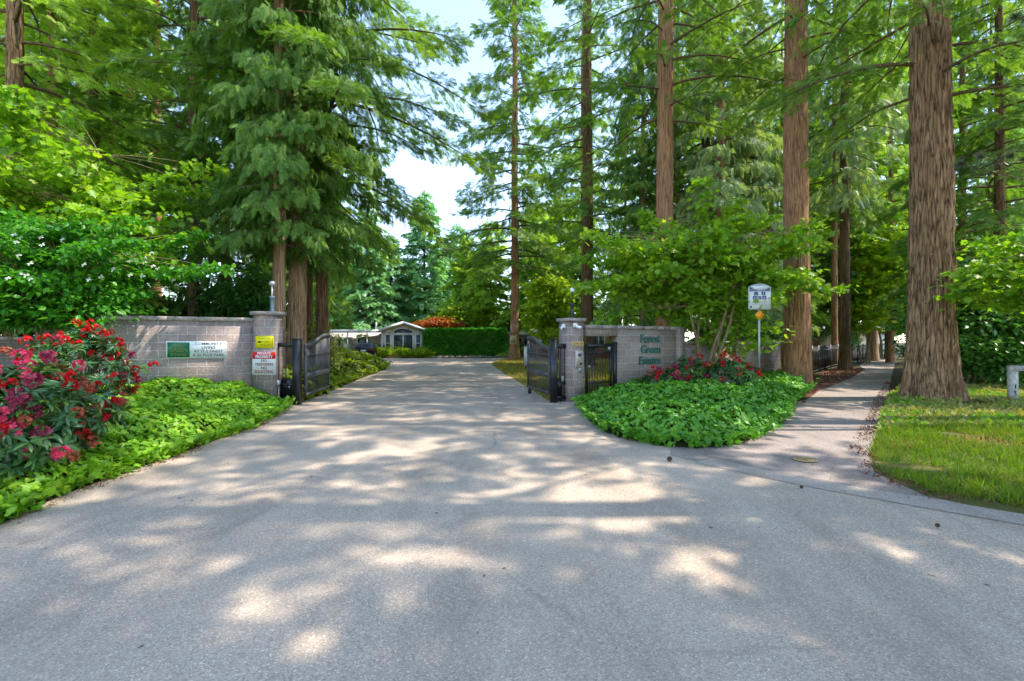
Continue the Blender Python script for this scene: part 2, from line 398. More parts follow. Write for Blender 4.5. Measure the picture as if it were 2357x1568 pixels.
# ------------------------------------------------------------------ mesh building
class Geo:
    def __init__(self):
        self.v, self.p, self.t, self.n, self.mi = [], [], [], 0, []
    def add(self, V, polys, tone=0.5, mat=0):
        V = np.asarray(V, float).reshape(-1, 3)
        for P in polys:
            P = np.asarray(P, np.int64)
            if P.ndim == 1:
                P = P[None]
            self.p.append(P + self.n)
            tt = np.asarray(tone, float)
            self.t.append(np.full(len(P), float(tt)) if tt.ndim == 0 else tt)
            self.mi.append(np.full(len(P), mat, np.int32))
        self.v.append(V)
        self.n += len(V)
        return self
    def scatter(self, T, polys, Rm, L, S, tone, mat=0):
        """copies of a template leaf: T (k,3), polys list of (m,q); Rm (n,3,3), L (n,3), S (n,) , tone (n,)"""
        T = np.asarray(T, float)
        n, k = len(L), len(T)
        if n == 0:
            return self
        S = np.asarray(S, float)
        if S.ndim == 1:
            S = S[:, None]
        V = np.einsum('nij,nkj->nki', Rm, T[None] * S[:, None, :]) + L[:, None, :]
        off = (np.arange(n) * k)
        for P in polys:
            P = np.asarray(P, np.int64)
            Q = (P[None] + off[:, None, None]).reshape(-1, P.shape[1])
            self.p.append(Q + self.n)
            self.t.append(np.repeat(np.asarray(tone, float), len(P)))
            self.mi.append(np.full(len(Q), mat, np.int32))
        self.v.append(V.reshape(-1, 3))
        self.n += n * k
        return self
    def box(self, c, s, rz=0, tilt=None, mat=0):
        x, y, z = s[0] / 2, s[1] / 2, s[2] / 2
        V = np.array([(-x, -y, -z), (x, -y, -z), (x, y, -z), (-x, y, -z), (-x, -y, z), (x, -y, z), (x, y, z), (-x, y, z)])
        if rz or tilt is not None:
            Mx = Matrix.Rotation(rz, 3, 'Z')
            if tilt is not None:
                Mx = tilt
            V = V @ np.array(Mx).T
        return self.add(V + np.array(c), [[(0, 3, 2, 1), (4, 5, 6, 7), (0, 1, 5, 4), (1, 2, 6, 5), (2, 3, 7, 6), (3, 0, 4, 7)]], 0.5, mat)
    def bar(self, a, b, w, h, mat=0):
        """rectangular bar from a to b, w across, h tall"""
        a, b = Vector(a), Vector(b)
        d = b - a
        y = d.normalized()
        up = Vector((0, 0, 1)) if abs(y.z) < 0.99 else Vector((1, 0, 0))
        x = y.cross(up).normalized()
        z = x.cross(y)
        Mx = Matrix((x, y, z)).transposed()
        return self.box((a + b) / 2, (w, d.length, h), tilt=Mx, mat=mat)
    def tube(self, pts, rad, n=6, cap=True, mat=0, tone=0.5):
        pts = np.asarray(pts, float)
        rad = np.broadcast_to(np.asarray(rad, float), (len(pts),))
        d = np.gradient(pts, axis=0)
        d /= np.linalg.norm(d, axis=1)[:, None] + 1e-9
        ref = np.array([0.0, 0.0, 1.0]) if abs(d[:, 2]).mean() < 0.8 else np.array([1.0, 0.0, 0.0])
        x = np.cross(d, ref)
        x /= np.linalg.norm(x, axis=1)[:, None] + 1e-9
        y = np.cross(d, x)
        a = np.arange(n) / n * 2 * np.pi
        V = pts[:, None] + rad[:, None, None] * (np.cos(a)[None, :, None] * x[:, None] + np.sin(a)[None, :, None] * y[:, None])
        m = len(pts)
        i, j = np.meshgrid(np.arange(m - 1), np.arange(n), indexing='ij')
        k = (j + 1) % n
        P = np.stack([i * n + j, i * n + k, (i + 1) * n + k, (i + 1) * n + j], -1).reshape(-1, 4)
        polys = [P]
        if cap:
            polys += [np.arange(n)[::-1][None], (np.arange(n) + (m - 1) * n)[None]]
        return self.add(V.reshape(-1, 3), polys, tone, mat)
    def cyl(self, a, b, r0, r1=None, n=12, mat=0):
        return self.tube([a, b], [r0, r0 if r1 is None else r1], n, True, mat)
    def lathe(self, prof, c=(0, 0, 0), n=16, mat=0):
        prof = np.asarray(prof, float)
        a = np.arange(n) / n * 2 * np.pi
        V = np.stack([prof[:, None, 0] * np.cos(a), prof[:, None, 0] * np.sin(a), np.repeat(prof[:, 1:2], n, 1)], -1) + np.array(c)
        m = len(prof)
        i, j = np.meshgrid(np.arange(m - 1), np.arange(n), indexing='ij')
        k = (j + 1) % n
        P = np.stack([i * n + j, i * n + k, (i + 1) * n + k, (i + 1) * n + j], -1).reshape(-1, 4)
        return self.add(V.reshape(-1, 3), [P, np.arange(n)[::-1][None], (np.arange(n) + (m - 1) * n)[None]], 0.5, mat)
    def prism(self, poly, y0, y1, mat=0):
        """polygon in x,z pushed from y0 (front) to y1"""
        n = len(poly)
        V = [(x, y0, z) for x, z in poly] + [(x, y1, z) for x, z in poly]
        P4 = [(i, (i + 1) % n, (i + 1) % n + n, i + n) for i in range(n)]
        return self.add(V, [np.array(P4)[:, ::-1], np.arange(n)[None], (np.arange(n) + n)[::-1][None]], 0.5, mat)
    def build(self, name, mats, parent=None, smooth=False, tone=False):
        me = bpy.data.meshes.new(name)
        V = np.concatenate(self.v)
        loops = np.concatenate([p.ravel() for p in self.p])
        tot = np.concatenate([np.full(len(p), p.shape[1], np.int32) for p in self.p])
        st = np.concatenate([[0], np.cumsum(tot)[:-1]]).astype(np.int32)
        me.vertices.add(len(V))
        me.vertices.foreach_set("co", V.astype(np.float32).ravel())
        me.loops.add(len(loops))
        me.loops.foreach_set("vertex_index", loops.astype(np.int32))
        me.polygons.add(len(tot))
        me.polygons.foreach_set("loop_start", st)
        me.polygons.foreach_set("loop_total", tot)
        if not isinstance(mats, (list, tuple)):
            mats = [mats]
        for m in mats:
            me.materials.append(M[m] if isinstance(m, str) else m)
        if len(mats) > 1:
            me.polygons.foreach_set("material_index", np.concatenate(self.mi))
        if smooth:
            me.polygons.foreach_set("use_smooth", np.ones(len(tot), bool))
        me.update(calc_edges=True)
        me.validate()
        if tone:
            at = me.attributes.new("tone", 'FLOAT', 'FACE')
            at.data.foreach_set("value", np.clip(np.concatenate(self.t), 0, 1).astype(np.float32))
        o = bpy.data.objects.new(name, me)
        COL.objects.link(o)
        if parent:
            o.parent = parent
        return o

def tag(o, label=None, cat=None, group=None, kind=None):
    if label: o['label'] = label
    if cat: o['category'] = cat
    if group: o['group'] = group
    if kind: o['kind'] = kind
    return o
def thing(name, label, cat, loc=(0, 0, 0), rz=0.0, group=None):
    o = bpy.data.objects.new(name, None)
    o.empty_display_size = 0.2
    COL.objects.link(o)
    o.location = loc
    o.rotation_euler = (0, 0, rz)
    return tag(o, label, cat, group)
def copy_tree(o, parent=None):
    c = o.copy()
    COL.objects.link(c)
    c.parent = parent
    for ch in list(o.children):
        copy_tree(ch, c)
    return c

def norm(a):
    return a / (np.linalg.norm(a, axis=-1, keepdims=True) + 1e-9)
def frames(d, up):
    """rotation matrices: y axis along d, z axis as near to up as can be"""
    y = norm(d)
    x = norm(np.cross(y, up))
    z = np.cross(x, y)
    return np.stack([x, y, z], -1)

def text(name, body, size, mat, parent, loc, rot=(R(90), 0, 0), bold=0.0, depth=0.002, align='CENTER', sx=1.0, spacing=1.0):
    cu = bpy.data.curves.new(name, 'FONT')
    cu.body = body
    cu.size = size
    cu.align_x = align
    cu.align_y = 'CENTER'
    cu.offset = bold * size
    cu.extrude = depth
    cu.space_character = spacing
    cu.resolution_u = 4
    tmp = bpy.data.objects.new("tmp", cu)
    COL.objects.link(tmp)
    bpy.context.view_layer.update()
    me = bpy.data.meshes.new_from_object(tmp.evaluated_get(bpy.context.evaluated_depsgraph_get()))
    bpy.data.objects.remove(tmp)
    bpy.data.curves.remove(cu)
    me.materials.clear()
    me.materials.append(M[mat])
    me.name = name
    o = bpy.data.objects.new(name, me)
    COL.objects.link(o)
    o.parent = parent
    o.location = loc
    o.rotation_euler = rot
    o.scale = (sx, 1, 1)
    return o

# ------------------------------------------------------------------ leaf templates (base at origin, axis +y, normal +z, length 1)
def diamonds(specs):
    V, P = [], []
    for (bx, by, bz, ex, ey, ez, w) in specs:
        b, e = np.array((bx, by, bz)), np.array((ex, ey, ez))
        d = e - b
        s = np.cross(d, (0, 0, 1.0))
        s = s / (np.linalg.norm(s) + 1e-9) * w
        m = b + d * 0.45
        k = len(V)
        V += [b, m + s, e, m - s]
        P.append((k, k + 1, k + 2, k + 3))
    return np.array(V), [np.array(P)]
def pinnate(n, spread, w, droop, tipw=0.05, side=0.42, ang=52):
    sp = []
    for i in range(n):
        y = 0.06 + 0.86 * i / n
        l = side * (1 - 0.72 * y) * (0.85 + 0.3 * ((i * 7) % 3) / 2)
        for s in (-1, 1):
            a = R(ang - 12 * y)
            yy = y + (0.02 if s > 0 else 0)
            sp.append((0, yy, -droop * yy * yy, s * l * math.sin(a), yy + l * math.cos(a), -droop * (yy + l * .6) ** 2 - l * 0.35 * spread, w))
    sp.append((0, 0.0, 0, 0, 0.55, -droop * .3, tipw * .6))
    sp.append((0, 0.5, -droop * .25, 0, 1.0, -droop, tipw))
    return diamonds(sp)
FIR = pinnate(8, 0.5, 0.036, 0.18, 0.045, 0.44)
CEDAR = pinnate(8, 0.9, 0.036, 0.30, 0.042, 0.46, 42)
FARSPRAY = pinnate(4, 0.6, 0.075, 0.25, 0.09, 0.5)
def outline_leaf(pts, fold):
    """pts: right half outline from base to tip; mirrored; folded along the midrib"""
    V = [(0, 0, 0)] + [(x, y, abs(x) * fold) for x, y in pts[:-1]] + [(0, pts[-1][1], 0)]
    n = len(pts) - 1
    tip = n + 1
    V += [(-x, y, abs(x) * fold) for x, y in pts[:-1]]
    right = list(range(0, n + 2))
    left = [0, tip] + list(range(tip + n, tip, -1))
    return np.array(V, float), [np.array([right]), np.array([left])]
MAPLE = outline_leaf([(0.26, 0.02), (0.24, 0.2), (0.52, 0.30), (0.30, 0.46), (0.40, 0.72), (0.16, 0.68), (0, 1.0)], 0.22)
IVY = outline_leaf([(0.20, -0.10), (0.46, 0.14), (0.34, 0.34), (0.42, 0.56), (0.16, 0.62), (0, 1.0)], 0.25)
OVATE = outline_leaf([(0.22, 0.18), (0.30, 0.48), (0.14, 0.82), (0, 1.0)], 0.35)
def strap(n, w, curve, fold):
    V, P = [], []
    for i in range(n + 1):
        t = i / n
        ww = w * math.sin(math.pi * (0.10 + 0.86 * t)) ** 0.7 * (1 if i < n else 0.15)
        z = -curve * t * t
        V += [(-ww, t, z + ww * fold), (0, t, z), (ww, t, z + ww * fold)]
    for i in range(n):
        k = i * 3
        P += [(k, k + 1, k + 4, k + 3), (k + 1, k + 2, k + 5, k + 4)]
    return np.array(V, float), [np.array(P)]
RHODO = strap(4, 0.15, 0.22, 0.35)
BLADE = (np.array([(-0.03, 0, 0), (0.03, 0, 0), (0.022, 0.55, -0.05), (-0.022, 0.55, -0.05), (0, 1, -0.25)], float), [np.array([(0, 1, 2, 3)]), np.array([(3, 2, 4)])])
PETAL = (np.array([(0, 0, 0), (0.28, 0.5, 0.05), (0.22, 0.95, -0.02), (-0.22, 0.95, -0.02), (-0.28, 0.5, 0.05)], float), [np.array([(0, 1, 2, 3, 4)])])
NEEDLE = (np.array([(-0.008, 0, 0), (0.008, 0, 0), (0, 1, -0.08)], float), [np.array([(0, 1, 2)])])

# ------------------------------------------------------------------ value noise for shaping
def vnoise2(a, z, na, seed, per=True):
    """a in [0,1) periodic with na cells, z free"""
    rg = np.random.default_rng(seed)
    tab = rg.random((na, 257))
    x = a * na
    xi = np.floor(x).astype(int)
    fx = x - xi
    zi = np.floor(z).astype(int)
    fz = z - zi
    fx = fx * fx * (3 - 2 * fx)
    fz = fz * fz * (3 - 2 * fz)
    g = lambda i, j: tab[i % na, j % 257]
    return (g(xi, zi) * (1 - fx) + g(xi + 1, zi) * fx) * (1 - fz) + (g(xi, zi + 1) * (1 - fx) + g(xi + 1, zi + 1) * fx) * fz
def vnoise(x, y, seed):
    return vnoise2((x * 0.01) % 1.0, y, 100, seed)

# ------------------------------------------------------------------ trees
def trunk_geo(H, r0, rt, flare=0.5, nseg=20, nring=40, amp=0.0, seed=1, lean=(0, 0), zb=-0.15, ridges=30):
    rg = np.random.default_rng(seed)
    u = np.linspace(0, 1, nring) ** 1.5
    z = zb + u * (H - zb)
    a = np.arange(nseg) / nseg
    A, Z = np.meshgrid(a, z)
    zz = np.clip(Z, 0, None)
    rad = r0 + (rt - r0) * (zz / H) ** 0.85
    lob = 0.55 + 0.45 * np.sin(A * 2 * np.pi * 5 + rg.random() * 6 + np.sin(A * 2 * np.pi * 2) * 1.2)
    rad = rad + flare * r0 * np.exp(-zz / (0.5 + r0 * 0.6)) * lob
    if amp:
        rn = vnoise2(A + 0.01 * np.sin(Z * 1.7), Z * 1.6, ridges, seed + 3)
        rn2 = vnoise2(A, Z * 5, ridges * 2, seed + 4)
        rad = rad - amp * (1 - np.abs(rn * 2 - 1)) ** 2 + amp * 0.5 * (rn2 - 0.5)
    cx = lean[0] * (zz / H) + 0.06 * r0 * np.sin(zz * 0.4 + seed)
    cyy = lean[1] * (zz / H) + 0.06 * r0 * np.cos(zz * 0.33 + seed)
    V = np.stack([rad * np.cos(A * 2 * np.pi) + cx, rad * np.sin(A * 2 * np.pi) + cyy, Z], -1).reshape(-1, 3)
    i, j = np.meshgrid(np.arange(nring - 1), np.arange(nseg), indexing='ij')
    k = (j + 1) % nseg
    P = np.stack([i * nseg + j, i * nseg + k, (i + 1) * nseg + k, (i + 1) * nseg + j], -1).reshape(-1, 4)
    g = Geo()
    g.add(V, [P, (np.arange(nseg) + (nring - 1) * nseg)[None]])
    return g

def conifer_geo(seed, H, z0, Lmax, n, kind='fir', T=FIR, s=0.5, dens=18, droop=0.25, rise=0.1, rtr=0.3, top=None, lo=0.6, zpow=1.0, sparse=0.0):
    rg = np.random.default_rng(seed)
    fol, wood = Geo(), Geo()
    top = top or H
    us = ((np.arange(n) + rg.uniform(-.4, .4, n)) / n).clip(0, 1) ** zpow
    for i, u in enumerate(us):
        z = z0 + (H * 0.985 - z0) * u
        if z > top:
            continue
        if rg.random() < sparse:
            continue
        L = Lmax * ((1 - u) ** 0.75) * (lo + (1 - lo) * min(1, u / 0.15)) * rg.uniform(0.5, 1.15) + 0.25
        az = i * 2.39996 + rg.uniform(-.6, .6)
        d = np.array((math.cos(az), math.sin(az), 0.0))
        t = np.linspace(0, 1, 7)
        rs = rise * rg.uniform(0.3, 1.5) + 0.35 * u * u
        dr = droop * rg.uniform(0.7, 1.3) * (1 - 0.6 * u)
        wob = rg.uniform(-.12, .12) * L
        side = np.array((-d[1], d[0], 0.0))
        pts = np.array((0, 0, z)) + d * (L * t)[:, None] + side * (wob * np.sin(t * 3))[:, None]
        pts[:, 2] += rs * L * t - dr * L * t ** 2
        if kind == 'cedar':
            pts[:, 2] += 0.16 * L * np.clip(t - 0.65, 0, 1) ** 1.5
        wood.tube(pts, np.linspace(0.018 + 0.011 * L, 0.008, 7), 4, False)
        m = max(4, int(dens * L))
        tj = rg.uniform(0.10 if kind == 'cedar' else 0.16, 1.0, m) ** 0.8
        sd = np.where(rg.random(m) < 0.5, -1, 1)
        lj = (0.24 + 0.42 * L * (1 - tj) ** 0.8 * rg.uniform(0.3, 1.0, m)).clip(0.15, 1.6)
        an = np.radians(rg.uniform(35, 72, m)) * sd
        td = np.stack([d[0] * np.cos(an) - d[1] * np.sin(an), d[0] * np.sin(an) + d[1] * np.cos(an), np.zeros(m)], -1)
        base = np.stack([np.interp(tj, t, pts[:, c]) for c in range(3)], -1)
        q = rg.uniform(0.1, 1.0, m)
        hang = (0.55 if kind == 'cedar' else 0.28)
        pos = base + td * (lj * q)[:, None]
        pos[:, 2] -= hang * (lj * q) ** 2 * 0.9
        # direction of the spray
        pos += rg.normal(0, 0.06, (m, 3))
        dd = td * rg.uniform(0.4, 1.0, (m, 1)) + d * 0.35 + rg.normal(0, 0.32, (m, 3))
        if kind == 'cedar':
            dd = dd * 0.55
            dd[:, 2] -= rg.uniform(0.35, 1.25, m)
            up = norm(d[None] * 0.9 + np.array((0, 0, 0.5)) + rg.normal(0, 0.7, (m, 3)))
        else:
            dd[:, 2] -= hang * lj * q + rg.uniform(0.0, 0.45, m)
            up = norm(np.array((0, 0, 1.0)) + rg.normal(0, 0.35, (m, 3)))
        tone = 0.12 + 0.38 * tj * rg.random(m) + rg.uniform(0, 0.35) + 0.3 * (q > 0.8) * rg.random(m)
        sc = s * rg.uniform(0.5, 1.3, m)
        fol.scatter(T[0], T[1], frames(dd, up), pos, sc, tone)
    return fol, wood

def make_tree(name, label, loc, H, r0, bark, crown, leaf, group=None, flare=0.45, nseg=16, nring=30, amp=0.0, seed=1, rt=None, lean=(0, 0), rz=0.0, ridges=30):
    root = thing(name, label, "tree", loc, rz, group)
    trunk_geo(H, r0, rt or r0 * 0.25, flare, nseg, nring, amp, seed, lean, ridges=ridges).build("trunk", bark, root, smooth=True)
    if crown:
        f, w = crown
        f.build("crown", leaf, root, tone=True)
        if w.n:
            w.build("branches", "limb_bark", root, smooth=True)
    return root

def broadleaf_geo(seed, stems, center, rad, ncl, nl, T, size, flat=0.35, fill=0.75, tilt=0.45, clr=0.45, topbias=0.0, leaders=0):
    """stems: list of base points; leaves grow in flattish clusters through an ellipsoid"""
    rg = np.random.default_rng(seed)
    fol, wood = Geo(), Geo()
    c, r = np.array(center, float), np.array(rad, float)
    tops = []
    for b in stems:
        b = np.array(b, float)
        e = c + r * np.array([rg.uniform(-.7, .7), rg.uniform(-.6, .6), rg.uniform(0.1, 0.75)])
        t = np.linspace(0, 1, 9)[:, None]
        mid = b * 0.55 + e * 0.45 + np.array((0, 0, (e[2] - b[2]) * 0.2))
        p = (1 - t) ** 2 * b + 2 * t * (1 - t) * mid + t ** 2 * e
        p += 0.04 * np.sin(t * 9 + rg.uniform(0, 6, 3)) * np.linalg.norm(e - b) * 0.3
        p[0] = b
        wood.tube(p, np.linspace(0.055, 0.012, 9) * (0.6 + 0.25 * np.linalg.norm(r) / 2), 7, False)
        tops.append(p)
    sp = np.concatenate(tops)
    for k in range(ncl):
        v = norm(rg.normal(0, 1, 3))
        lump = 0.82 + 0.42 * math.sin(v[0] * 4.1 + seed) * math.cos(v[1] * 3.3 + v[2] * 4.7 + seed * 2) + rg.uniform(-.06, .16)
        q = c + r * v * lump * rg.uniform(0.2, 1.0) ** (1 - fill * 0.6)
        if topbias and v[2] < 0 and rg.random() < topbias:
            q[2] = 2 * c[2] - q[2]
        if k < leaders * 4:
            lv = norm(np.random.default_rng(seed * 31 + k // 4).normal(0, 1, 3) * np.array((1, 1, 0.6)) + np.array((0, 0, 0.55)))
            q = c + r * lv * (0.85 + 0.16 * (k % 4)) * (1.0 + 0.12 * math.sin(k // 4 * 2.3))
        j = np.argmin(((sp - q) ** 2).sum(1) + 0.6 * np.clip(sp[:, 2] - q[2], 0, 9))
        a = sp[j]
        m = (a + q) / 2 + np.array((0, 0, 0.08 * np.linalg.norm(q - a)))
        t = np.linspace(0, 1, 5)[:, None]
        p = (1 - t) ** 2 * a + 2 * t * (1 - t) * m + t ** 2 * q
        wood.tube(p, np.linspace(0.014, 0.004, 5), 4, False)
        R0 = clr * rg.uniform(0.6, 1.3) * (0.62 if k < leaders * 4 else 1)
        n = int(nl * rg.uniform(0.6, 1.4))
        L = q + rg.normal(0, 1, (n, 3)) * R0 * np.array((0.6, 0.6, 0.6 * flat))
        out = L - q
        out[:, 2] = 0
        d = norm(out + rg.normal(0, 0.25, (n, 3)))
        d[:, 2] -= rg.uniform(0.0, 0.7, n)
        up = norm(np.array((0, 0, 1.0)) + rg.normal(0, tilt, (n, 3)))
        tone = rg.uniform(0.05, 0.55) + 0.45 * rg.random(n)
        fol.scatter(T[0], T[1], frames(d, up), L, size * rg.uniform(0.55, 1.25, n), tone)
    return fol, wood

# ------------------------------------------------------------------ the setting: ground, street, drive, path
def inside(poly, p):
    x, y = p[:, 0], p[:, 1]
    c = np.zeros(len(p), bool)
    n = len(poly)
    for i in range(n):
        (x1, y1), (x2, y2) = poly[i], poly[(i + 1) % n]
        if y1 == y2:
            continue
        h = ((y1 > y) != (y2 > y)) & (x < (x2 - x1) * (y - y1) / (y2 - y1) + x1)
        c ^= h
    return c
def dline(line, p):
    best = np.full(len(p), 1e9)
    for (a, b) in zip(line[:-1], line[1:]):
        a, b = np.array(a), np.array(b)
        ab = b - a
        t = np.clip(((p - a) @ ab) / (ab @ ab), 0, 1)
        best = np.minimum(best, np.linalg.norm(p - (a + t[:, None] * ab), axis=1))
    return best
def sheet(name, poly, z, mat):
    g = Geo()
    g.add([(x, y, z) for x, y in poly], [np.arange(len(poly))[None]])
    o = g.build(name, mat)
    if o.data.polygons[0].normal.z < 0:
        o.data.flip_normals()
    return tag(o, kind='structure')
def pick(poly, n, seed):
    rg = np.random.default_rng(seed)
    P = np.array(poly)
    lo, hi = P.min(0), P.max(0)
    p = rg.uniform(lo, hi, (int(n), 2))
    return p[inside(poly, p)]

sheet("ground", [(-300, -60), (300, -60), (300, 400), (-300, 400)], 0.0, "soil")
L_EDGE = [(-4.35, -2), (-4.45, 2), (-4.59, 4.33), (-4.79, 5.09), (-4.82, 5.9), (-4.83, 6.9), (-4.9, 8.05), (-4.92, 9.1), (-5.2, 10.7), (-5.72, 12.3), (-6.0, 12.6)]
R_EDGE = [(1.72, 12.2), (1.62, 10.2), (1.65, 8.8), (1.9, 8.05), (2.33, 7.55), (2.8, 7.38), (3.4, 7.55), (4.4, 8.5), (5.5, 9.87), (6.7, 11.8), (8.6, 14.3), (10.0, 16.3)]
GUT = [G(1545, 1052), G(1700, 1088), G(1850, 1120), G(2100, 1166), G(2357, 1211), (9.0, 0.6), (22, -9)]
GUT_IN = [(15.0, -1.6), (8.6, 1.55), G(2357, 1186), G(2230, 1165), G(2140, 1146)]
PATH_R = [G(2085, 1122), G(2012, 1088), G(2000, 1052), G(2016, 1000), G(2030, 960), G(2042, 918), G(2049, 880), (24.9, 31.5), (35, 44)]
PATH_L = [(33.2, 44.6), (23.0, 32), G(1990, 851), G(1955, 872), G(1885, 900), G(1840, 925)]
sheet("street", [(-70, -14), (24, -14)] + [(x + 0.5, y + 0.25) for x, y in GUT[::-1]] + [(2.6, 7.9), (2.2, 9), (-5.0, 9)] + L_EDGE[:9][::-1][2:] + [(-5.6, -3), (-70, -5)], 0.004, "asphalt_old")
DRIVE_R = [G(1262, 923), G(1225, 899), G(1180, 871), G(1146, 851), G(1132, 839), (-0.6, 41.2), (1.2, 43.6), (9, 44.2)]
sheet("drive", [(-5.2, 8.75), (-2.2, 8.62), (0.8, 8.42), (3.0, 8.0), (2.2, 12.6), (1.75, 13.2)] + DRIVE_R + [(9, 46.2), (0.0, 45.6), (-10, 45.2), (-45, 44), (-45, 36.5), (-14, 36.0)]
      + [G(893, 841), G(890, 850), G(830, 872), G(760, 902), G(690, 928), (-6.0, 12.6)], 0.006, "asphalt_drive")
sheet("path", [G(1545, 1050), G(1700, 1086), G(1850, 1118), G(2104, 1164), G(2140, 1148)] + PATH_R + PATH_L + [(6.5, 12.6), (4.2, 9.4), (2.6, 8.0)], 0.008, "asphalt_path")
sheet("gutter", [G(1600, 1066), G(1850, 1120), G(2100, 1166), G(2357, 1211), (9.0, 0.6), (15.4, -4.4)] + GUT_IN + [G(2090, 1142), G(1850, 1103), G(1640, 1056)], 0.0098, "concrete")
sheet("gate_threshold", [(1.2, 12.55), (1.95, 12.45), (3.2, 13.5), (3.0, 14.6), (1.7, 13.9)], 0.0098, "concrete")
VERGE = [(12, 0.2), (9.0, 1.5), G(2357, 1190), G(2230, 1168), G(2140, 1148), G(2085, 1121), G(2010, 1085), G(1999, 1052), G(2016, 1000), G(2030, 960), G(2044, 915), (14.9, 18.4), (30, 22), (40, 10)]
sheet("verge", VERGE, 0.007, "verge")
LAWN = [DRIVE_R[0], DRIVE_R[1], DRIVE_R[2], DRIVE_R[3], DRIVE_R[4], (-0.9, 41), (1.2, 43.2), (16, 43.5), (22, 36), (15.5, 25.5), (9.8, 18.8), (2.0, 13.8)]
sheet("lawn", LAWN, 0.004, "lawn")
LITTER = [G(1845, 930), G(1866, 896), (10.4, 18.2), (15.5, 24.4), (22, 32), G(1992, 851), G(1957, 872), G(1888, 899)]
sheet("litter_bed", LITTER, 0.022, "litter_ground")
g = Geo()
for i, x in enumerate(np.arange(-8.2, 3.2, 0.62)):
    g.box((x, 45.9 + 0.05 * math.sin(i * 3), 0.09), (0.58, 0.3, 0.2 + 0.03 * math.sin(i * 1.7)), 0.03 * math.sin(i * 2.1))
tag(g.build("stone_edging", "stone"), "row of low grey stones edging the road below the green hedge", "stone edging")

# ------------------------------------------------------------------ walls, pillars
def coping_wall(name, label, A, B, h, thick, mat, cat="wall", coping=0.1, over=0.04, zb=-0.2):
    A, B = Vector((*A, 0)), Vector((*B, 0))
    d = B - A
    root = thing(name, label, cat, A, math.atan2(d.y, d.x))
    g = Geo()
    g.box((d.length / 2, 0, (zb + h - coping) / 2), (d.length, thick, h - coping - zb))
    g.build("blockwork", mat, root)
    g = Geo()
    n = max(1, round(d.length / 0.6))
    for i in range(n):
        w = d.length / n
        g.box(((i + .5) * w, 0.002 * (i % 3), h - coping / 2), (w - 0.006, thick + 2 * over, coping + 0.004 * (i % 2)))
    g.build("coping", "coping", root)
    return root, d.length
WL, WLn = coping_wall("block_wall", "tall pinkish grey block wall carrying the white community living sign", (-9.62, 11.35), (-6.73, 12.74), 2.24, 0.2, "block")
g = Geo()
g.box((-0.02, 0.0, 1.0), (0.16, 0.28, 2.4))
g.build("pilaster", "block", WL)
coping_wall("block_wall", "block wall turning back behind the red rhododendron, under the dogwood branches", (-12.6, 12.9), (-9.74, 11.42), 2.0, 0.2, "block")
coping_wall("block_wall", "low dark block wall behind the rhododendron at the edge of the street", (-24, 13.8), (-12.7, 13.0), 1.75, 0.2, "block_dim", coping=0.08)

def pillar(label, loc, rz, w, dp, h, steps=False):
    root = thing("block_pillar", label, "pillar", loc, rz)
    g = Geo()
    g.box((0, 0, (h - 0.1) / 2 - 0.1), (w, dp, h - 0.1 + 0.2))
    g.build("shaft", "block", root)
    g = Geo()
    g.box((0, 0, h - 0.04), (w + 0.12, dp + 0.12, 0.09))
    g.build("cap", "coping", root)
    return root
PLx, PLy = -6.42, 12.75
pl = pillar("block pillar carrying the yellow sign and the private property sign", (PLx, PLy, 0), R(-3), 0.58, 0.42, 2.40)
PRA = R(31)
cx = 1.535 + 0.235 * math.cos(PRA) - 0.235 * math.sin(PRA)
cyy = 12.90 + 0.235 * math.sin(PRA) + 0.235 * math.cos(PRA)
pr = pillar("block pillar with brass house number and beige intercom", (cx, cyy, 0), PRA, 0.47, 0.47, 2.25)
g = Geo()
g.box((0.035, -0.252, 0.55), (0.40, 0.036, 1.4))
g.build("smooth_panel", "block_dim", pr)
WD = Vector((0.842, 0.539, 0))
W0 = Vector((1.99, 13.30, 0))
WA = math.atan2(WD.y, WD.x)
# entrance wall: lintel over the pedestrian gate and the wall with the lettering
wr = thing("entrance_wall", "grey block wall with green lettering and an opening over the walk gate", "wall", W0, WA)
g = Geo()
g.box((0.58, 0, 1.875), (1.16, 0.2, 0.21))
g.build("lintel", "block_dim", wr)
g = Geo()
g.box((2.55, 0, 0.89), (2.78, 0.2, 2.18))
g.build("blockwork", "block_dim", wr)
g = Geo()
for i in range(7):
    g.box((-0.02 + (i + .5) * 0.567, 0.001 * (i % 2), 2.03), (0.56, 0.29, 0.098))
g.build("coping", "coping", wr)
g = Geo()
g.box((3.87, 0.0, 0.94), (0.34, 0.34, 2.28))
g.build("pilaster", "block_dim", wr)
p1, p2 = W0 + WD * 4.06, W0 + WD * 9.75
coping_wall("block_wall", "lower grey block wall running behind the small maple to the fir trunk", p1[:2], p2[:2], 1.62, 0.2, "block_dim")

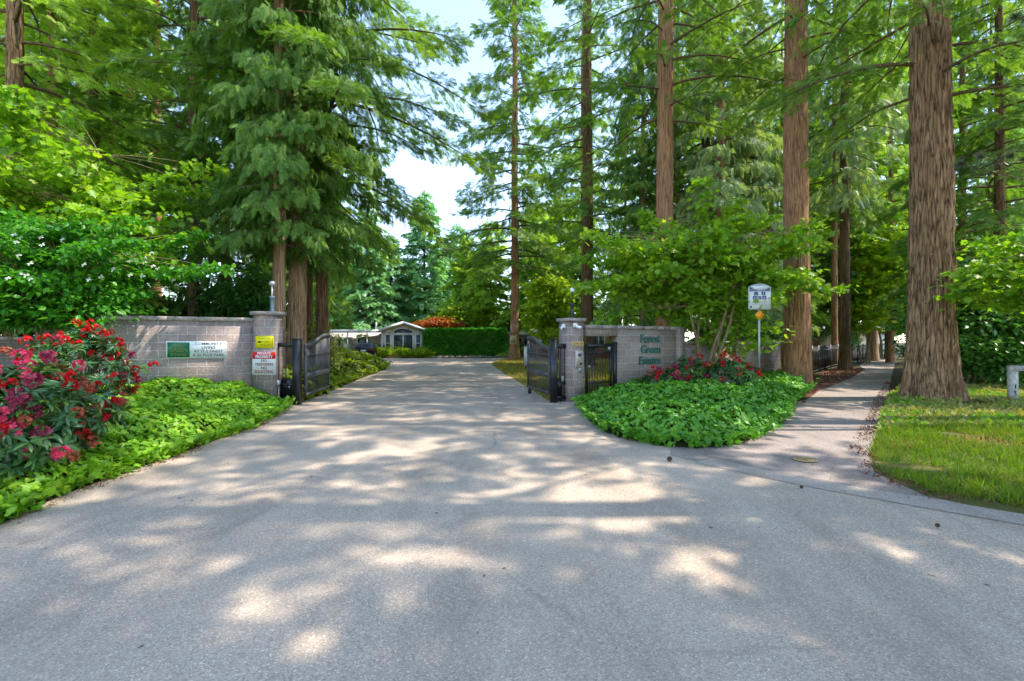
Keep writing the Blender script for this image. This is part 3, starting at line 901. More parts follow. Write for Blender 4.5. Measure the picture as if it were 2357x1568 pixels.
# lamps on the pillars
def lantern(label, loc, glassy):
    root = thing("pillar_lamp", label, "lamp", loc)
    g = Geo()
    g.lathe([(0.075, 0), (0.085, 0.02), (0.05, 0.05), (0.048, 0.34), (0.058, 0.36), (0.075, 0.40), (0.06, 0.43)], n=12)
    g.build("post", "verdigris" if glassy else "black_metal", root, smooth=False)
    g = Geo()
    if glassy:
        g.cyl((0, 0, 0.43), (0, 0, 0.72), 0.022, n=10)
        g.build("stem", "lamp_glass", root)
        g = Geo()
        g.lathe([(0.03, 0.70), (0.09, 0.72), (0.075, 0.80), (0.03, 0.83)], n=14)
        g.build("lamp_cap", "galvanised", root)
    else:
        g.cyl((0, 0, 0.43), (0, 0, 0.74), 0.02, n=10)
        g.build("stem", "black_metal", root)
        g = Geo()
        a = np.linspace(-np.pi / 2, np.pi / 2, 10)
        g.lathe([(max(0.004, 0.062 * math.cos(t)), 0.79 + 0.062 * math.sin(t)) for t in a], n=16)
        g.build("globe", "lamp_glass", root, smooth=True)
lantern("blue grey pillar lamp with pale stem above the private property pillar", (PX(622, PLy), PLy + 0.1, 2.40), True)
lantern("black stemmed lamp with pale globe above the house number pillar", (PX(1318, cyy), cyy + 0.1, 2.25), False)

# signs on the left wall and pillar
def at_wall(label, name, cat, t, z, off=-0.115):
    """a thing hung on the tall wall at t metres along it"""
    a = WL.rotation_euler.z
    o = WL.location + Vector((math.cos(a) * t - math.sin(a) * off, math.sin(a) * t + math.cos(a) * off, z))
    return thing(name, label, cat, o, a)
def rr(w, h, r, n=5):
    pts = []
    for cx_, cz_, a0 in ((w / 2 - r, h / 2 - r, 0), (-w / 2 + r, h / 2 - r, 90), (-w / 2 + r, -h / 2 + r, 180), (w / 2 - r, -h / 2 + r, 270)):
        for i in range(n + 1):
            a = R(a0 + 90 * i / n)
            pts.append((cx_ + r * math.cos(a), cz_ + r * math.sin(a)))
    return pts[::-1]
s = at_wall("wide white sign with green panel reading community living", "community_sign", "sign", 1.90, 1.42)
W_, H_ = 1.27, 0.42
g = Geo(); g.prism(rr(W_, H_, 0.01), -0.02, 0.0); g.build("board", "signwhite", s)
g = Geo(); g.prism(rr(0.46, 0.37, 0.008), -0.024, -0.0205).build("green_panel", "sign_green", s).location.x = -0.385
for i, (tx, sz) in enumerate((("FOREST", 0.115), ("GREEN", 0.15), ("ESTATES", 0.105))):
    text("lettering", tx, sz, "dim_gold", s, (-0.385, -0.0265, 0.115 - 0.115 * i), sx=0.82, depth=0.001)
for i, tx in enumerate(("COMMUNITY", "LIVING", "AT IT S FINEST", "A 55 PLUS PARK")):
    text("lettering", tx, 0.098, "ink", s, (0.245, -0.0225, 0.145 - 0.094 * i), bold=0.004, depth=0.001, sx=0.93, spacing=1.05)
def on_pillar(label, name, cat, x, z, off=-0.214):
    a = pl.rotation_euler.z
    o = pl.location + Vector((math.cos(a) * x - math.sin(a) * off, math.sin(a) * x + math.cos(a) * off, z))
    return thing(name, label, cat, o, a)
s = on_pillar("small yellow video surveillance sign above the private property sign", "surveillance_sign", "sign", 0.02, 1.615)
g = Geo(); g.prism(rr(0.48, 0.31, 0.04), -0.012, 0.0); g.build("board", "yellow_sign", s)
g = Geo()
for a, b in (((-0.19, 0.135), (0.19, 0.135)), ((-0.19, -0.135), (0.19, -0.135)), ((-0.222, -0.1), (-0.222, 0.1)), ((0.222, -0.1), (0.222, 0.1))):
    g.bar((a[0], -0.0125, a[1]), (b[0], -0.0125, b[1]), 0.008, 0.003) if a[1] == b[1] else g.box((a[0], -0.0125, 0), (0.008, 0.003, 0.2))
g.build("border_line", "olive_ink", s)
for i, (tx, sz, x) in enumerate((("THIS AREA IS UNDER", 0.042, 0), ("VIDEO", 0.062, 0.06), ("SURVEILLANCE", 0.052, 0.035))):
    text("lettering", tx, sz, "olive_ink", s, (x, -0.0135, 0.085 - 0.085 * i), depth=0.001, sx=0.86)
g = Geo(); g.box((-0.125, -0.014, 0.0), (0.075, 0.004, 0.042)); g.box((-0.072, -0.014, 0.004), (0.022, 0.004, 0.02)); g.box((-0.17, -0.014, 0.0), (0.018, 0.004, 0.026))
g.build("camera_symbol", "ink", s)
s = on_pillar("red and white private property sign on the block pillar", "private_property_sign", "sign", 0.012, 1.06)
g = Geo(); g.prism(rr(0.63, 0.60, 0.008), -0.014, 0.0); g.build("board", "signwhite", s)
g = Geo(); g.prism(rr(0.62, 0.185, 0.006), -0.018, -0.0145).build("red_band", "red_sign", s).location.z = 0.205
for i, (tx, mt, z, sz, sx) in enumerate((("PRIVATE", "white", 0.252, 0.098, 0.98), ("PROPERTY", "white", 0.163, 0.098, 0.98), ("NO", "crimson_ink", 0.065, 0.098, 1.0), ("TRESPASSING", "crimson_ink", -0.03, 0.095, 0.86), ("NO", "crimson_ink", -0.125, 0.098, 1.0), ("SOLICITING", "crimson_ink", -0.222, 0.10, 0.96))):
    text("lettering", tx, sz, mt, s, (0, -0.0195 if mt == "white" else -0.0155, z), bold=0.022, depth=0.001, sx=sx)

# house number, intercom, cameras on the right pillar
def on_right(label, name, cat, x, z, off=-0.242, face=0):
    a = PRA
    if face == 1:
        v = Vector((-0.242, x, z)); aa = a - R(90)
    else:
        v = Vector((x, off, z)); aa = a
    o = pr.location + Vector((math.cos(a) * v.x - math.sin(a) * v.y, math.sin(a) * v.x + math.cos(a) * v.y, v.z))
    return thing(name, label, cat, o, aa)
s = on_right("brass house number in a row of four digits on the pillar", "house_number", "house number", 0.03, 1.555)
for i, ch in enumerate("9080"):
    text("digit", ch, 0.19, "brass", s, (-0.165 + 0.11 * i, -0.004, 0), depth=0.006, sx=0.95)
s = on_right("beige entry intercom with small screen and keypad on the pillar", "intercom", "intercom", 0.055, 1.15)
g = Geo(); g.prism(rr(0.25, 0.44, 0.012), -0.06, 0.0); g.build("case", "beige_box", s)
g = Geo(); g.box((0.0, -0.062, 0.115), (0.11, 0.006, 0.075)); g.build("screen", "sign_purple", s)
g = Geo()
for i in range(3):
    for j in range(3):
        g.box((-0.03 + 0.03 * i, -0.062, 0.03 - 0.028 * j), (0.02, 0.006, 0.018))
g.build("keypad", "galvanised", s)
g = Geo(); g.box((0.05, -0.062, -0.12), (0.07, 0.006, 0.055)); g.build("card_reader", "ink", s)
g = Geo(); g.box((0.03, -0.03, -0.285), (0.075, 0.05, 0.11)); g.box((0.03, -0.026, -0.215), (0.045, 0.02, 0.05)); g.build("lock_box", "galvanised", s)
def seccam(label, x, z, face):
    s = on_right(label, "security_camera", "camera", x, z, face=face)
    g = Geo(); g.prism(rr(0.13, 0.12, 0.01), -0.03, 0.0).box((0.0, -0.055, -0.02), (0.05, 0.06, 0.05)); g.build("mount", "white", s)
    g = Geo(); g.bar((0.0, -0.08, -0.045), (0.12, -0.12, -0.065), 0.075, 0.07); g.build("camera_body", "white", s)
    g = Geo(); g.cyl((0.115, -0.118, -0.065), (0.135, -0.126, -0.068), 0.025); g.build("lens", "ink", s)
seccam("white security camera below the pillar cap, over the house number", -0.06, 2.06, 0)
seccam("white security camera on the drive side of the house number pillar", 0.0, 2.04, 1)
s = on_right("small white sensor box on the drive side of the house number pillar", "sensor_box", "sensor", 0.05, 0.62, face=1)
g = Geo(); g.prism(rr(0.10, 0.13, 0.012), -0.05, 0.0); g.build("case", "offwhite", s)
g = Geo(); g.cyl((0, -0.05, 0.01), (0, -0.06, 0.01), 0.025); g.build("lens", "ink", s)
s = on_pillar("small white sensor box low on the right flank of the sign pillar", "sensor_box", "sensor", 0.335, 0.55, -0.1)
g = Geo(); g.box((0, 0, 0), (0.05, 0.10, 0.13)); g.build("case", "offwhite", s)
g = Geo(); g.cyl((0.0, 0, -0.6), (0.0, 0, -0.06), 0.018, n=8); g.build("conduit", "galvanised", s)

# green lettering on the entrance wall
s = thing("wall_lettering", "green raised lettering in three lines on the grey block wall", "lettering", W0 + WD * 2.5 + Vector((math.sin(WA), -math.cos(WA), 0)) * 0.102, WA)
for i, (tx, z, x) in enumerate((("Forest", 1.70, 0.0), ("Green", 1.38, 0.02), ("Estates", 1.05, -0.02))):
    text("word", tx, 0.335, "letter_green", s, (x, -0.02, z), bold=0.02, depth=0.014, sx=1.0)

# ------------------------------------------------------------------ gates
def drive_gate(label, A, B, lo, hi, flip):
    """leaf from hinge A to free end B, top line rising from lo to hi"""
    A, B = Vector((*A, 0)), Vector((*B, 0))
    d = B - A
    L = d.length
    root = thing("gate_leaf", label, "gate", A, math.atan2(d.y, d.x))
    f = lambda x: lo + (hi - lo) * (0.5 - 0.5 * math.cos(math.pi * min(1, max(0, (x / L - 0.06) / 0.80))))
    xs = np.linspace(0, L, 25)
    g = Geo()
    g.box((0.03, 0, (0.2 + lo) / 2), (0.06, 0.06, lo - 0.2))
    g.box((L - 0.03, 0, (0.2 + hi) / 2), (0.06, 0.06, hi - 0.2))
    g.box((L / 2, 0, 0.23), (L - 0.12, 0.055, 0.07))
    g.build("frame", "gate_grey", root)
    g = Geo()
    for a, b in zip(xs[:-1], xs[1:]):
        g.bar((a, 0, f(a) + 0.012), (b + 0.004, 0, f(b) + 0.012), 0.075, 0.10)
    g.build("top_rail", "gate_grey", root)
    g = Geo(); g.box((L / 2, 0, 0.72), (L - 0.12, 0.064, 0.13)); g.build("lock_rail", "gate_grey", root)
    g = Geo(); g.box((L / 2, 0, 1.27), (L - 0.12, 0.05, 0.035)); g.build("middle_rail", "gate_grey", root)
    g = Geo()
    n = int(L / 0.10)
    for i in range(1, n):
        x = 0.06 + (L - 0.12) * i / n
        g.box((x, 0, (0.25 + f(x)) / 2), (0.014, 0.014, f(x) - 0.27))
    g.build("pickets", "gate_grey", root)
    g = Geo(); g.cyl((L - 0.2, -0.04, 0.075), (L - 0.2, 0.04, 0.075), 0.075, n=14); g.box((L - 0.2, 0, 0.15), (0.05, 0.03, 0.12)); g.build("wheel", "rubber", root)
    for z in (0.4, lo - 0.15):
        g = Geo(); g.cyl((-0.045, 0, z - 0.06), (-0.045, 0, z + 0.06), 0.028); g.build("hinge", "black_metal", root)
    return root
drive_gate("black picket gate leaf standing open beside the private property pillar", (-5.40, 12.62), (-5.72, 15.1), 1.50, 1.80, False)
drive_gate("black picket gate leaf standing open beside the house number pillar", (1.02, 13.05), (0.50, 15.2), 1.42, 1.72, True)
def gate_side(label, post, A, B, ytop):
    root = thing("gate_post", label, "gate post", (*post, 0))
    g = Geo(); g.box((0, 0, 0.82), (0.17, 0.17, 1.70)); g.build("post", "black_metal", root)
    g = Geo(); g.box((0, 0, 1.685), (0.185, 0.185, 0.03)); g.build("post_cap", "black_metal", root)
    ax, ay, bx, by = A[0] - post[0], A[1] - post[1], B[0] - post[0], B[1] - post[1]
    g = Geo()
    g.bar((ax, ay, ytop), (bx, by, ytop), 0.06, 0.12)
    g.bar((ax, ay, 0.50), (bx, by, 0.50), 0.05, 0.05)
    g.bar((ax, ay, 0.12), (bx, by, 0.12), 0.05, 0.08)
    for t in (0.12, 0.5, 0.88):
        g.box((ax + (bx - ax) * t, ay + (by - ay) * t, ytop / 2), (0.022, 0.022, ytop))
    g.build("side_panel", "black_metal", root)
gate_side("black gate post with narrow picket panel next to the private property pillar", (-5.52, 12.42), (-5.60, 12.5), (-6.19, 12.72), 1.54)
gate_side("black gate post with narrow picket panel next to the house number pillar", (1.10, 12.83), (1.17, 12.86), (1.44, 13.06), 1.50)
def operator(label, loc, rz):
    root = thing("gate_opener", label, "gate opener", loc, rz)
    g = Geo(); g.prism(rr(0.32, 0.52, 0.03), -0.11, 0.11).build("housing", "black_metal", root).location.z = 0.36
    g = Geo(); g.box((0, 0, 0.05), (0.38, 0.28, 0.10)); g.build("base", "gate_grey", root)
    g = Geo(); g.cyl((0.05, -0.112, 0.42), (0.05, -0.12, 0.42), 0.03); g.box((-0.05, -0.113, 0.44), (0.09, 0.006, 0.03)); g.build("lock", "galvanised", root)
    g = Geo(); g.bar((0.0, 0.05, 0.50), (-0.3 if rz > 0 else 0.3, 0.22, 0.50), 0.04, 0.03); g.build("arm", "black_metal", root)
operator("black gate opener housing at the foot of the house number pillar", (1.36, 13.30, 0), R(8))
operator("black gate opener housing behind the panel of the private property pillar", (-5.92, 12.86, 0), R(-4))
# pedestrian gate
PG = W0 + WD * 0.06
root = thing("walk_gate", "narrow black walk gate with doubled lower pickets under the wall lintel", "gate", PG, WA)
g = Geo()
g.box((0.02, 0, 0.83), (0.05, 0.05, 1.44)); g.box((0.93, 0, 0.83), (0.05, 0.05, 1.44))
g.box((0.475, 0, 1.50), (0.86, 0.055, 0.12)); g.box((0.475, 0, 1.30), (0.86, 0.04, 0.03)); g.box((0.475, 0, 0.48), (0.86, 0.045, 0.035)); g.box((0.475, 0, 0.13), (0.86, 0.05, 0.05))
g.build("frame", "black_metal", root)
g = Geo()
for i in range(1, 9):
    g.box((0.02 + 0.91 * i / 9, 0.001, 0.80), (0.016, 0.016, 1.34))
for i in range(9):
    g.box((0.02 + 0.91 * (i + .5) / 9, -0.001, 0.31), (0.014, 0.014, 0.33))
g.build("pickets", "black_metal", root)
g = Geo()
for i in range(11):
    x = 0.06 + 0.83 * i / 10
    a = np.linspace(0, 2 * np.pi, 10)
    g.tube(np.stack([x + 0.03 * np.cos(a) + 0.012 * np.sin(a), 0 * a, 1.355 + 0.03 * np.sin(a)], -1), 0.007, 5, False)
g.build("scroll_row", "black_metal", root)
g = Geo(); g.lathe([(0.005, 0), (0.04, 0.01), (0.04, 0.03), (0.02, 0.05), (0.03, 0.075), (0.004, 0.085)], n=12)
kb = g.build("knob", "galvanised", root, smooth=True); kb.location = (0.05, -0.03, 0.93); kb.rotation_euler = (R(90), 0, 0)
g = Geo(); g.box((0.85, -0.03, 1.42), (0.09, 0.03, 0.10)); g.build("latch", "galvanised", root)
root = thing("walk_gate_post", "black post closing the walk gate against the lettered wall", "gate post", W0 + WD * 1.09 + Vector((0.03, -0.05, 0)), WA)
g = Geo(); g.box((0, 0, 0.78), (0.09, 0.09, 1.60)); g.build("post", "black_metal", root)
g = Geo(); g.box((0, 0, 1.595), (0.10, 0.10, 0.03)); g.build("post_cap", "black_metal", root)

# ------------------------------------------------------------------ sign post with white information sign
SPY = 14.2
s = thing("trail_sign", "white arched information sign with blue wave band on a steel post", "sign", (PX(1748, SPY), SPY, 0), R(-8))
g = Geo(); g.cyl((0, 0.03, -0.1), (0, 0.03, 3.28), 0.032, n=12); g.build("post", "galvanised", s)
w, h = 0.62, 0.76
zc = 2.94
def arch(w, h, r, rise):
    pts = [(-w / 2, -h / 2 + r)] + [(-w / 2 + r - r * math.cos(R(t)), -h / 2 + r - r * math.sin(R(t))) for t in (30, 60)] + [(-w / 2 + r, -h / 2), (w / 2 - r, -h / 2)]
    pts += [(w / 2 - r + r * math.sin(R(t)), -h / 2 + r - r * math.cos(R(t))) for t in (30, 60)] + [(w / 2, -h / 2 + r), (w / 2, h / 2 - rise)]
    for i in range(1, 12):
        x = w / 2 - w * i / 12
        pts.append((x, h / 2 - rise + rise * (1 - (2 * x / w) ** 2)))
    pts.append((-w / 2, h / 2 - rise))
    return pts
def plate(pts, y0, y1, mat, name):
    g = Geo(); g.prism(pts, y0, y1); o = g.build(name, mat, s); o.location.z = zc; return o
plate(arch(w, h, 0.04, 0.10), -0.012, 0.0, "signwhite", "board")
plate(arch(w - 0.025, h - 0.025, 0.035, 0.10), -0.0145, -0.0125, "greyline", "border_line")
plate(arch(w - 0.04, h - 0.04, 0.03, 0.10), -0.017, -0.015, "signwhite", "face_panel")
# blue band with a pale oval over it, waves below
pts = [(-0.28, 0.15)] + [(0.28, 0.15)] + [(x, 0.265 + 0.085 * (1 - (x / 0.29) ** 2)) for x in np.linspace(0.28, -0.28, 13)]
plate(pts, -0.0195, -0.0175, "sign_blue", "blue_band")
a = np.linspace(0, 2 * np.pi, 28, endpoint=False)[::-1]
plate([(0.01 + 0.255 * math.cos(t), 0.265 + 0.068 * math.sin(t)) for t in a], -0.022, -0.020, "signwhite", "title_oval")
for k, zz in enumerate((0.195, 0.168)):
    x = np.linspace(-0.27, 0.27, 22)
    up = [(q, zz + 0.011 * math.sin(q * 17 + k) + 0.005) for q in x]
    dn = [(q, zz + 0.011 * math.sin(q * 17 + k) - 0.004) for q in x[::-1]]
    plate((up + dn)[::-1], -0.0245, -0.0225, "signwhite", "wave_line")
for px_, pz_, mt in ((-0.105, 0.085, "sign_blue"), (0.105, 0.085, "sign_purple"), (-0.135, -0.035, "sign_purple"), (-0.005, -0.035, "sign_purple"), (0.125, -0.035, "sign_purple")):
    q = rr(0.108, 0.102, 0.008)
    o = plate([(x + px_, z + pz_) for x, z in q], -0.0195, -0.0175, mt, "pictogram_tile")
def glyph(parts, px_, pz_):
    g = Geo()
    for (a_, b_, ww) in parts:
        g.bar((px_ + a_[0], -0.0205, pz_ + a_[1]), (px_ + b_[0], -0.0205, pz_ + b_[1]), 0.003, ww)
    o = g.build("pictogram", "signwhite", s); o.location.z = zc
glyph([((-.02, .035), (-.015, 0), .016), ((-.015, 0), (.015, -.005), .012), ((.015, -.005), (.025, -.035), .010), ((-.03, -.015), (-.01, -.038), .010), ((-.01, -.038), (.01, -.03), .010)], -0.105, 0.085)
glyph([((0, .04), (0, .022), .018), ((0, .018), (-.002, -.01), .022), ((-.004, -.01), (-.015, -.042), .011), ((.002, -.01), (.014, -.042), .011)], 0.105, 0.085)
glyph([((-.01, .035), (-.01, .018), .016), ((-.01, .015), (-.01, -.012), .018), ((-.01, -.012), (-.018, -.04), .01), ((-.004, -.012), (.012, -.04), .01), ((.025, .03), (.025, -.04), .006)], -0.135, -0.035)
glyph([((-.025, .035), (-.025, -.035), .010), ((-.025, -.035), (.03, -.035), .010), ((0, .03), (.025, -.005), .012), ((.01, .0), (.03, .03), .010)], -0.005, -0.035)
glyph([((-.035, -.02), (.035, -.02), .014), ((-.03, .0), (.03, .005), .012), ((-.01, .02), (.02, .02), .008)], 0.125, -0.035)
g = Geo()
for k, (x0, x1) in enumerate(((-0.19, 0.17), (-0.2, 0.19), (-0.215, 0.2))):
    rr_ = random.Random(k)
    x = x0
    while x < x1:
        ww = rr_.uniform(0.015, 0.05)
        g.box((x + ww / 2, -0.0185, -0.135 - 0.045 * k), (ww, 0.002, 0.012))
        x += ww + 0.012
o = g.build("small_print", "greyline", s); o.location.z = zc
g = Geo(); g.prism(arch(0.05, 0.06, 0.005, 0.02), -0.0195, -0.0175); o = g.build("crest", "sign_purple", s); o.location = (-0.24, 0, zc - 0.30)
g = Geo(); g.cyl((0, -0.0175, 0.33), (0, -0.024, 0.33), 0.012); g.cyl((0.0, -0.0175, -0.335), (0, -0.024, -0.335), 0.012); o = g.build("bolts", "ink", s); o.location.z = zc
g = Geo(); q = 0.135
g.prism([(0, q), (q * .35, q * .78), (q, 0), (q * .35, -q * .78), (0, -q), (-q * .35, -q * .78), (-q, 0), (-q * .35, q * .78)], -0.012, 0.0)
o = g.build("amber_marker", "amber", s); o.location = (0, -0.006, 2.40)

# ------------------------------------------------------------------ other street things
s = thing("manhole_cover", "small round yellowish utility cover set in the path", "manhole cover", (*G(1853, 1061), 0.018))
g = Geo(); g.lathe([(0.155, 0.0), (0.155, 0.008), (0.125, 0.009), (0.122, 0.004)], n=28); g.build("rim", "manhole_yellow", s)
g = Geo(); g.lathe([(0.12, 0.0), (0.12, 0.007), (0.01, 0.008)], n=28)
for i in range(-2, 3):
    g.box((0, i * 0.035, 0.010), (0.16 - abs(i) * 0.03, 0.012, 0.006))
g.build("lid", "manhole_yellow", s)
def cone(label, x, y, sc, rz):
    rg = np.random.default_rng(int(x))
    s = thing("pine_cone", label, "pine cone", (*G(x, y), 0.026 * sc + 0.02), rz, "pine cones fallen on the asphalt")
    g = Geo()
    t = np.linspace(0, 1, 8)
    g.lathe([(0.012 + 0.028 * math.sin(math.pi * (0.12 + 0.8 * q)), q * 0.10 - 0.02) for q in t], n=9)
    for i in range(44):
        q = i / 44
        a = i * 2.4
        r = 0.03 * math.sin(math.pi * (0.15 + 0.75 * q)) + 0.006
        d = np.array((math.cos(a), math.sin(a), 0.45))
        p = np.array((r * math.cos(a), r * math.sin(a), q * 0.10 - 0.022))
        g.bar(p, p + d * 0.018, 0.018, 0.006)
    o = g.build("cone_body", "cone_brown", s)
    o.rotation_euler = (R(70), 0.2, 0); o.scale = (sc,) * 3
cone("brown pine cone lying upright before the ivy bed", 1538, 1063, 0.62, 1.0)
cone("dark pine cone on the street near the verge", 2157, 1218, 0.32, 2.0)
cone("little dark pine cone on the seam of the path", 1843, 1127, 0.32, 0.2)
s = thing("wooden_barrier", "pale weathered wooden rail barrier on the grass beside the big fir", "barrier", (PX(2331, 13.0), 13.0, 0), R(-6))
g = Geo(); g.box((0, 0, 0.36), (0.17, 0.14, 0.95)); g.build("post", "wood_weathered", s)
g = Geo(); g.box((1.7, 0, 0.36), (0.17, 0.14, 0.95)); g.build("post", "wood_weathered", s)
g = Geo(); g.box((0.85, 0, 0.905), (1.88, 0.15, 0.14)); g.build("rail", "wood_weathered", s)
g = Geo(); g.box((0.01, -0.072, 0.42), (0.03, 0.006, 0.11)); g.box((0.0, -0.072, 0.27), (0.035, 0.006, 0.08)); g.box((0.02, -0.072, 0.20), (0.02, 0.006, 0.05)); g.build("worn_marks", "ink", s)
# black fence along the path
def fence(label, pts, h):
    root = thing("metal_fence", label, "fence", (*pts[0], 0))
    rails, pk, posts = Geo(), Geo(), []
    o = Vector((*pts[0], 0))
    for a, b in zip(pts[:-1], pts[1:]):
        a, b = Vector((*a, 0)) - o, Vector((*b, 0)) - o
        L = (b - a).length
        for z in (h - 0.03, h - 0.2, 0.12):
            rails.bar(a + Vector((0, 0, z)), b + Vector((0, 0, z)), 0.04, 0.04)
        n = int(L / 0.17)
        for i in range(n):
            p = a + (b - a) * (i + .5) / n
            pk.box((p.x, p.y, h / 2), (0.013, 0.013, h - 0.05))
        m = max(1, round(L / 2.3))
        for i in range(m):
            posts.append(a + (b - a) * i / m)
    posts.append(b)
    rails.build("rails", "black_metal", root)
    pk.build("pickets", "black_metal", root)
    for p in posts:
        g = Geo(); g.box((0, 0, h / 2), (0.07, 0.07, h + 0.1)); q = g.build("post", "black_metal", root); q.location = p
fence("black metal picket fence along the shaded path", [(10.6, 18.7), (16.1, 25.4), (19.3, 29.3), (28.7, 39), (36, 47)], 1.34)
# fire hydrant
s = thing("fire_hydrant", "red fire hydrant standing in the ground cover by the drive", "hydrant", (PX(823, 40), 40, 0))
g = Geo(); g.lathe([(0.17, 0), (0.17, 0.06), (0.12, 0.08), (0.115, 0.50), (0.15, 0.52), (0.15, 0.56), (0.12, 0.58), (0.10, 0.66), (0.05, 0.72)], n=14); g.build("barrel", "hydrant_red", s, smooth=False)
g = Geo(); g.cyl((0, 0, 0.71), (0, 0, 0.78), 0.03, n=6); g.build("nut", "hydrant_red", s)
for sx in (-1, 1):
    g = Geo(); g.cyl((sx * 0.1, 0, 0.42), (sx * 0.19, 0, 0.42), 0.06); g.build("outlet", "hydrant_red", s)
g = Geo(); g.cyl((0, -0.1, 0.36), (0, -0.2, 0.36), 0.075); g.build("outlet", "hydrant_red", s)
# white notice board behind the right gate leaf
s = thing("marker_board", "tall narrow white board with dark bars on a post by the lawn", "marker board", (PX(1211, 27), 27, 0))
g = Geo(); g.box((0, 0.03, 0.6), (0.08, 0.06, 1.4)); g.build("post", "stem_bark", s)
g = Geo(); g.box((0, -0.01, 0.78), (0.30, 0.02, 1.12)); g.build("board", "offwhite", s)
g = Geo()
for z in (0.24, 1.32):
    g.box((0, -0.022, z), (0.30, 0.006, 0.025))
g.box((-0.14, -0.022, 0.78), (0.02, 0.006, 1.08)); 
for z in (0.42, 0.68, 0.98):
    g.box((0.06, -0.023, z), (0.09, 0.006, 0.03))
g.build("bars", "ink", s)

# ------------------------------------------------------------------ houses
def window(parent, x, z, w, h, y=0.0, arch=None, mull=0, hung=False):
    """window in the local x,z plane looking to -y"""
    if arch is None:
        arch = [(-w / 2, -h / 2), (w / 2, -h / 2), (w / 2, h / 2), (-w / 2, h / 2)]
    g = Geo(); g.prism(arch, -0.02, 0.03); gl = g.build("window", "glass", parent); gl.location = (x, y, z)
    g = Geo()
    n = len(arch)
    for i in range(n):
        a, b = arch[i], arch[(i + 1) % n]
        g.bar((a[0], -0.03, a[1]), (b[0], -0.03, b[1]), 0.08, 0.12)
    for k in range(mull):
        q = -w / 2 + w * (k + 1) / (mull + 1)
        g.box((q, -0.03, 0), (0.09, 0.07, h))
    if hung:
        g.box((0, -0.03, -0.02), (w, 0.07, 0.06))
    g.build("window_frame", "white", gl)
HY = 46.5
hx = PX(928, HY)
s = thing("gabled_house", "small beige gabled house with white trimmed bay of windows facing the drive", "house", (hx, HY, 0.0), R(13))
we, wr_, wp = 1.95, 2.72, 3.38
g = Geo(); g.prism([(-we, -0.2), (we, -0.2), (we, wr_), (0, wp), (-we, wr_)], 0, 11.0); g.build("walls", "beige_siding", s)
for sx in (-1, 1):
    g = Geo()
    ang = math.atan2(wp - wr_, we)
    g.bar((sx * (we + 0.28), 5.4, wr_ - 0.095 + 0.09), (0, 5.4, wp + 0.09), 11.6, 0.10)
    g.build("roof", "roof_grey", s)
    g = Geo(); g.bar((sx * (we + 0.3), -0.42, wr_ - 0.10), (sx * 0.0, -0.42, wp + 0.0), 0.05, 0.2); g.build("bargeboard", "white", s)
    g = Geo(); g.box((sx * (we + 0.01), -0.02, 1.3), (0.12, 0.08, 2.75)); g.build("corner_trim", "white", s)
window(s, 0, 1.42, 1.86, 1.62, mull=1)
ar = [(-0.93, -0.24), (0.93, -0.24), (0.93, 0.02), (0.5, 0.22), (0, 0.30), (-0.5, 0.22), (-0.93, 0.02)]
window(s, 0, 2.56, 1.86, 0.5, arch=ar)
for sx in (-1, 1):
    window(s, sx * 1.42, 1.42, 0.50, 1.62, hung=True)
    window(s, sx * 1.42, 2.42, 0.50, 0.3, arch=[(-.25, -.12), (.25, -.12), (.25, .12 if sx < 0 else -0.03), (-.25, -0.03 if sx < 0 else .12)])
g = Geo(); g.box((-1.78, -0.06, 1.15), (0.12, 0.1, 0.18)); g.build("meter_box", "ink", s)
# carport and white house to its left
s = thing("carport", "flat white carport roof on thin posts beside the beige house", "carport", (hx - we - 2.9, HY + 1.2, 0))
g = Geo(); g.box((0, 2.2, 2.62), (5.4, 6.0, 0.16)); g.build("roof", "roof_white", s)
g = Geo(); g.box((0, -0.84, 2.55), (5.5, 0.08, 0.28)); g.build("fascia", "white", s)
for x in (-2.6, -0.7, 1.2, 2.6):
    g = Geo(); g.box((x, -0.6, 1.25), (0.09, 0.09, 2.5)); g.build("post", "white", s)
g = Geo(); g.box((1.9, -0.55, 0.75), (1.4, 0.05, 1.1)); g.build("lattice_panel", "gate_grey", s)
s = thing("white_house", "long low white house with pale flat roof behind the parked car", "house", (PX(768, 52), 52, 0))
g = Geo(); g.box((0, 3, 1.25), (12.5, 6, 2.5)); g.build("walls", "white_siding", s)
g = Geo(); g.box((0, 3, 2.64), (13.2, 6.8, 0.22)); g.build("roof", "roof_white", s)
for x in (-3.5, 0.2, 3.2):
    window(s, x, 1.5, 1.3, 0.9, y=-0.01, mull=1)
g = Geo(); g.box((1.6, -0.03, 1.0), (0.9, 0.06, 2.0)); g.build("door", "offwhite", s)
g = Geo(); g.cyl((4.0, 2.0, 2.7), (4.0, 2.0, 3.7), 0.10); g.build("vent_pipe", "galvanised", s)
# right hand house behind the fir with the signs
s = thing("grey_house", "low grey house with flat white roof edge behind the fir with road signs", "house", (PX(1212, 49), 49, 0))
g = Geo(); g.box((0, 4, 1.1), (4.4, 8, 2.5)); g.build("walls", "grey_siding", s)
g = Geo(); g.box((0, 3.6, 2.45), (5.2, 9.4, 0.12)); g.build("roof", "roof_white", s)
g = Geo(); g.box((0, -1.1, 2.36), (5.3, 0.1, 0.3)); g.build("fascia", "white", s)
for x in (-1.0, 1.15):
    window(s, x, 1.45, 1.1, 1.0, y=-0.01, mull=1)
g = Geo(); g.box((0.2, -0.03, 0.95), (0.85, 0.06, 1.95)); g.build("door", "gate_grey", s)
for x in (-2.3, 2.3):
    g = Geo(); g.box((x, -0.95, 1.1), (0.1, 0.1, 2.3)); g.build("post", "white", s)
s = thing("pink_house", "salmon house with red brick base and white window frames beyond the lawn", "house", (PX(1352, 42.5), 43.8, 0), R(0))
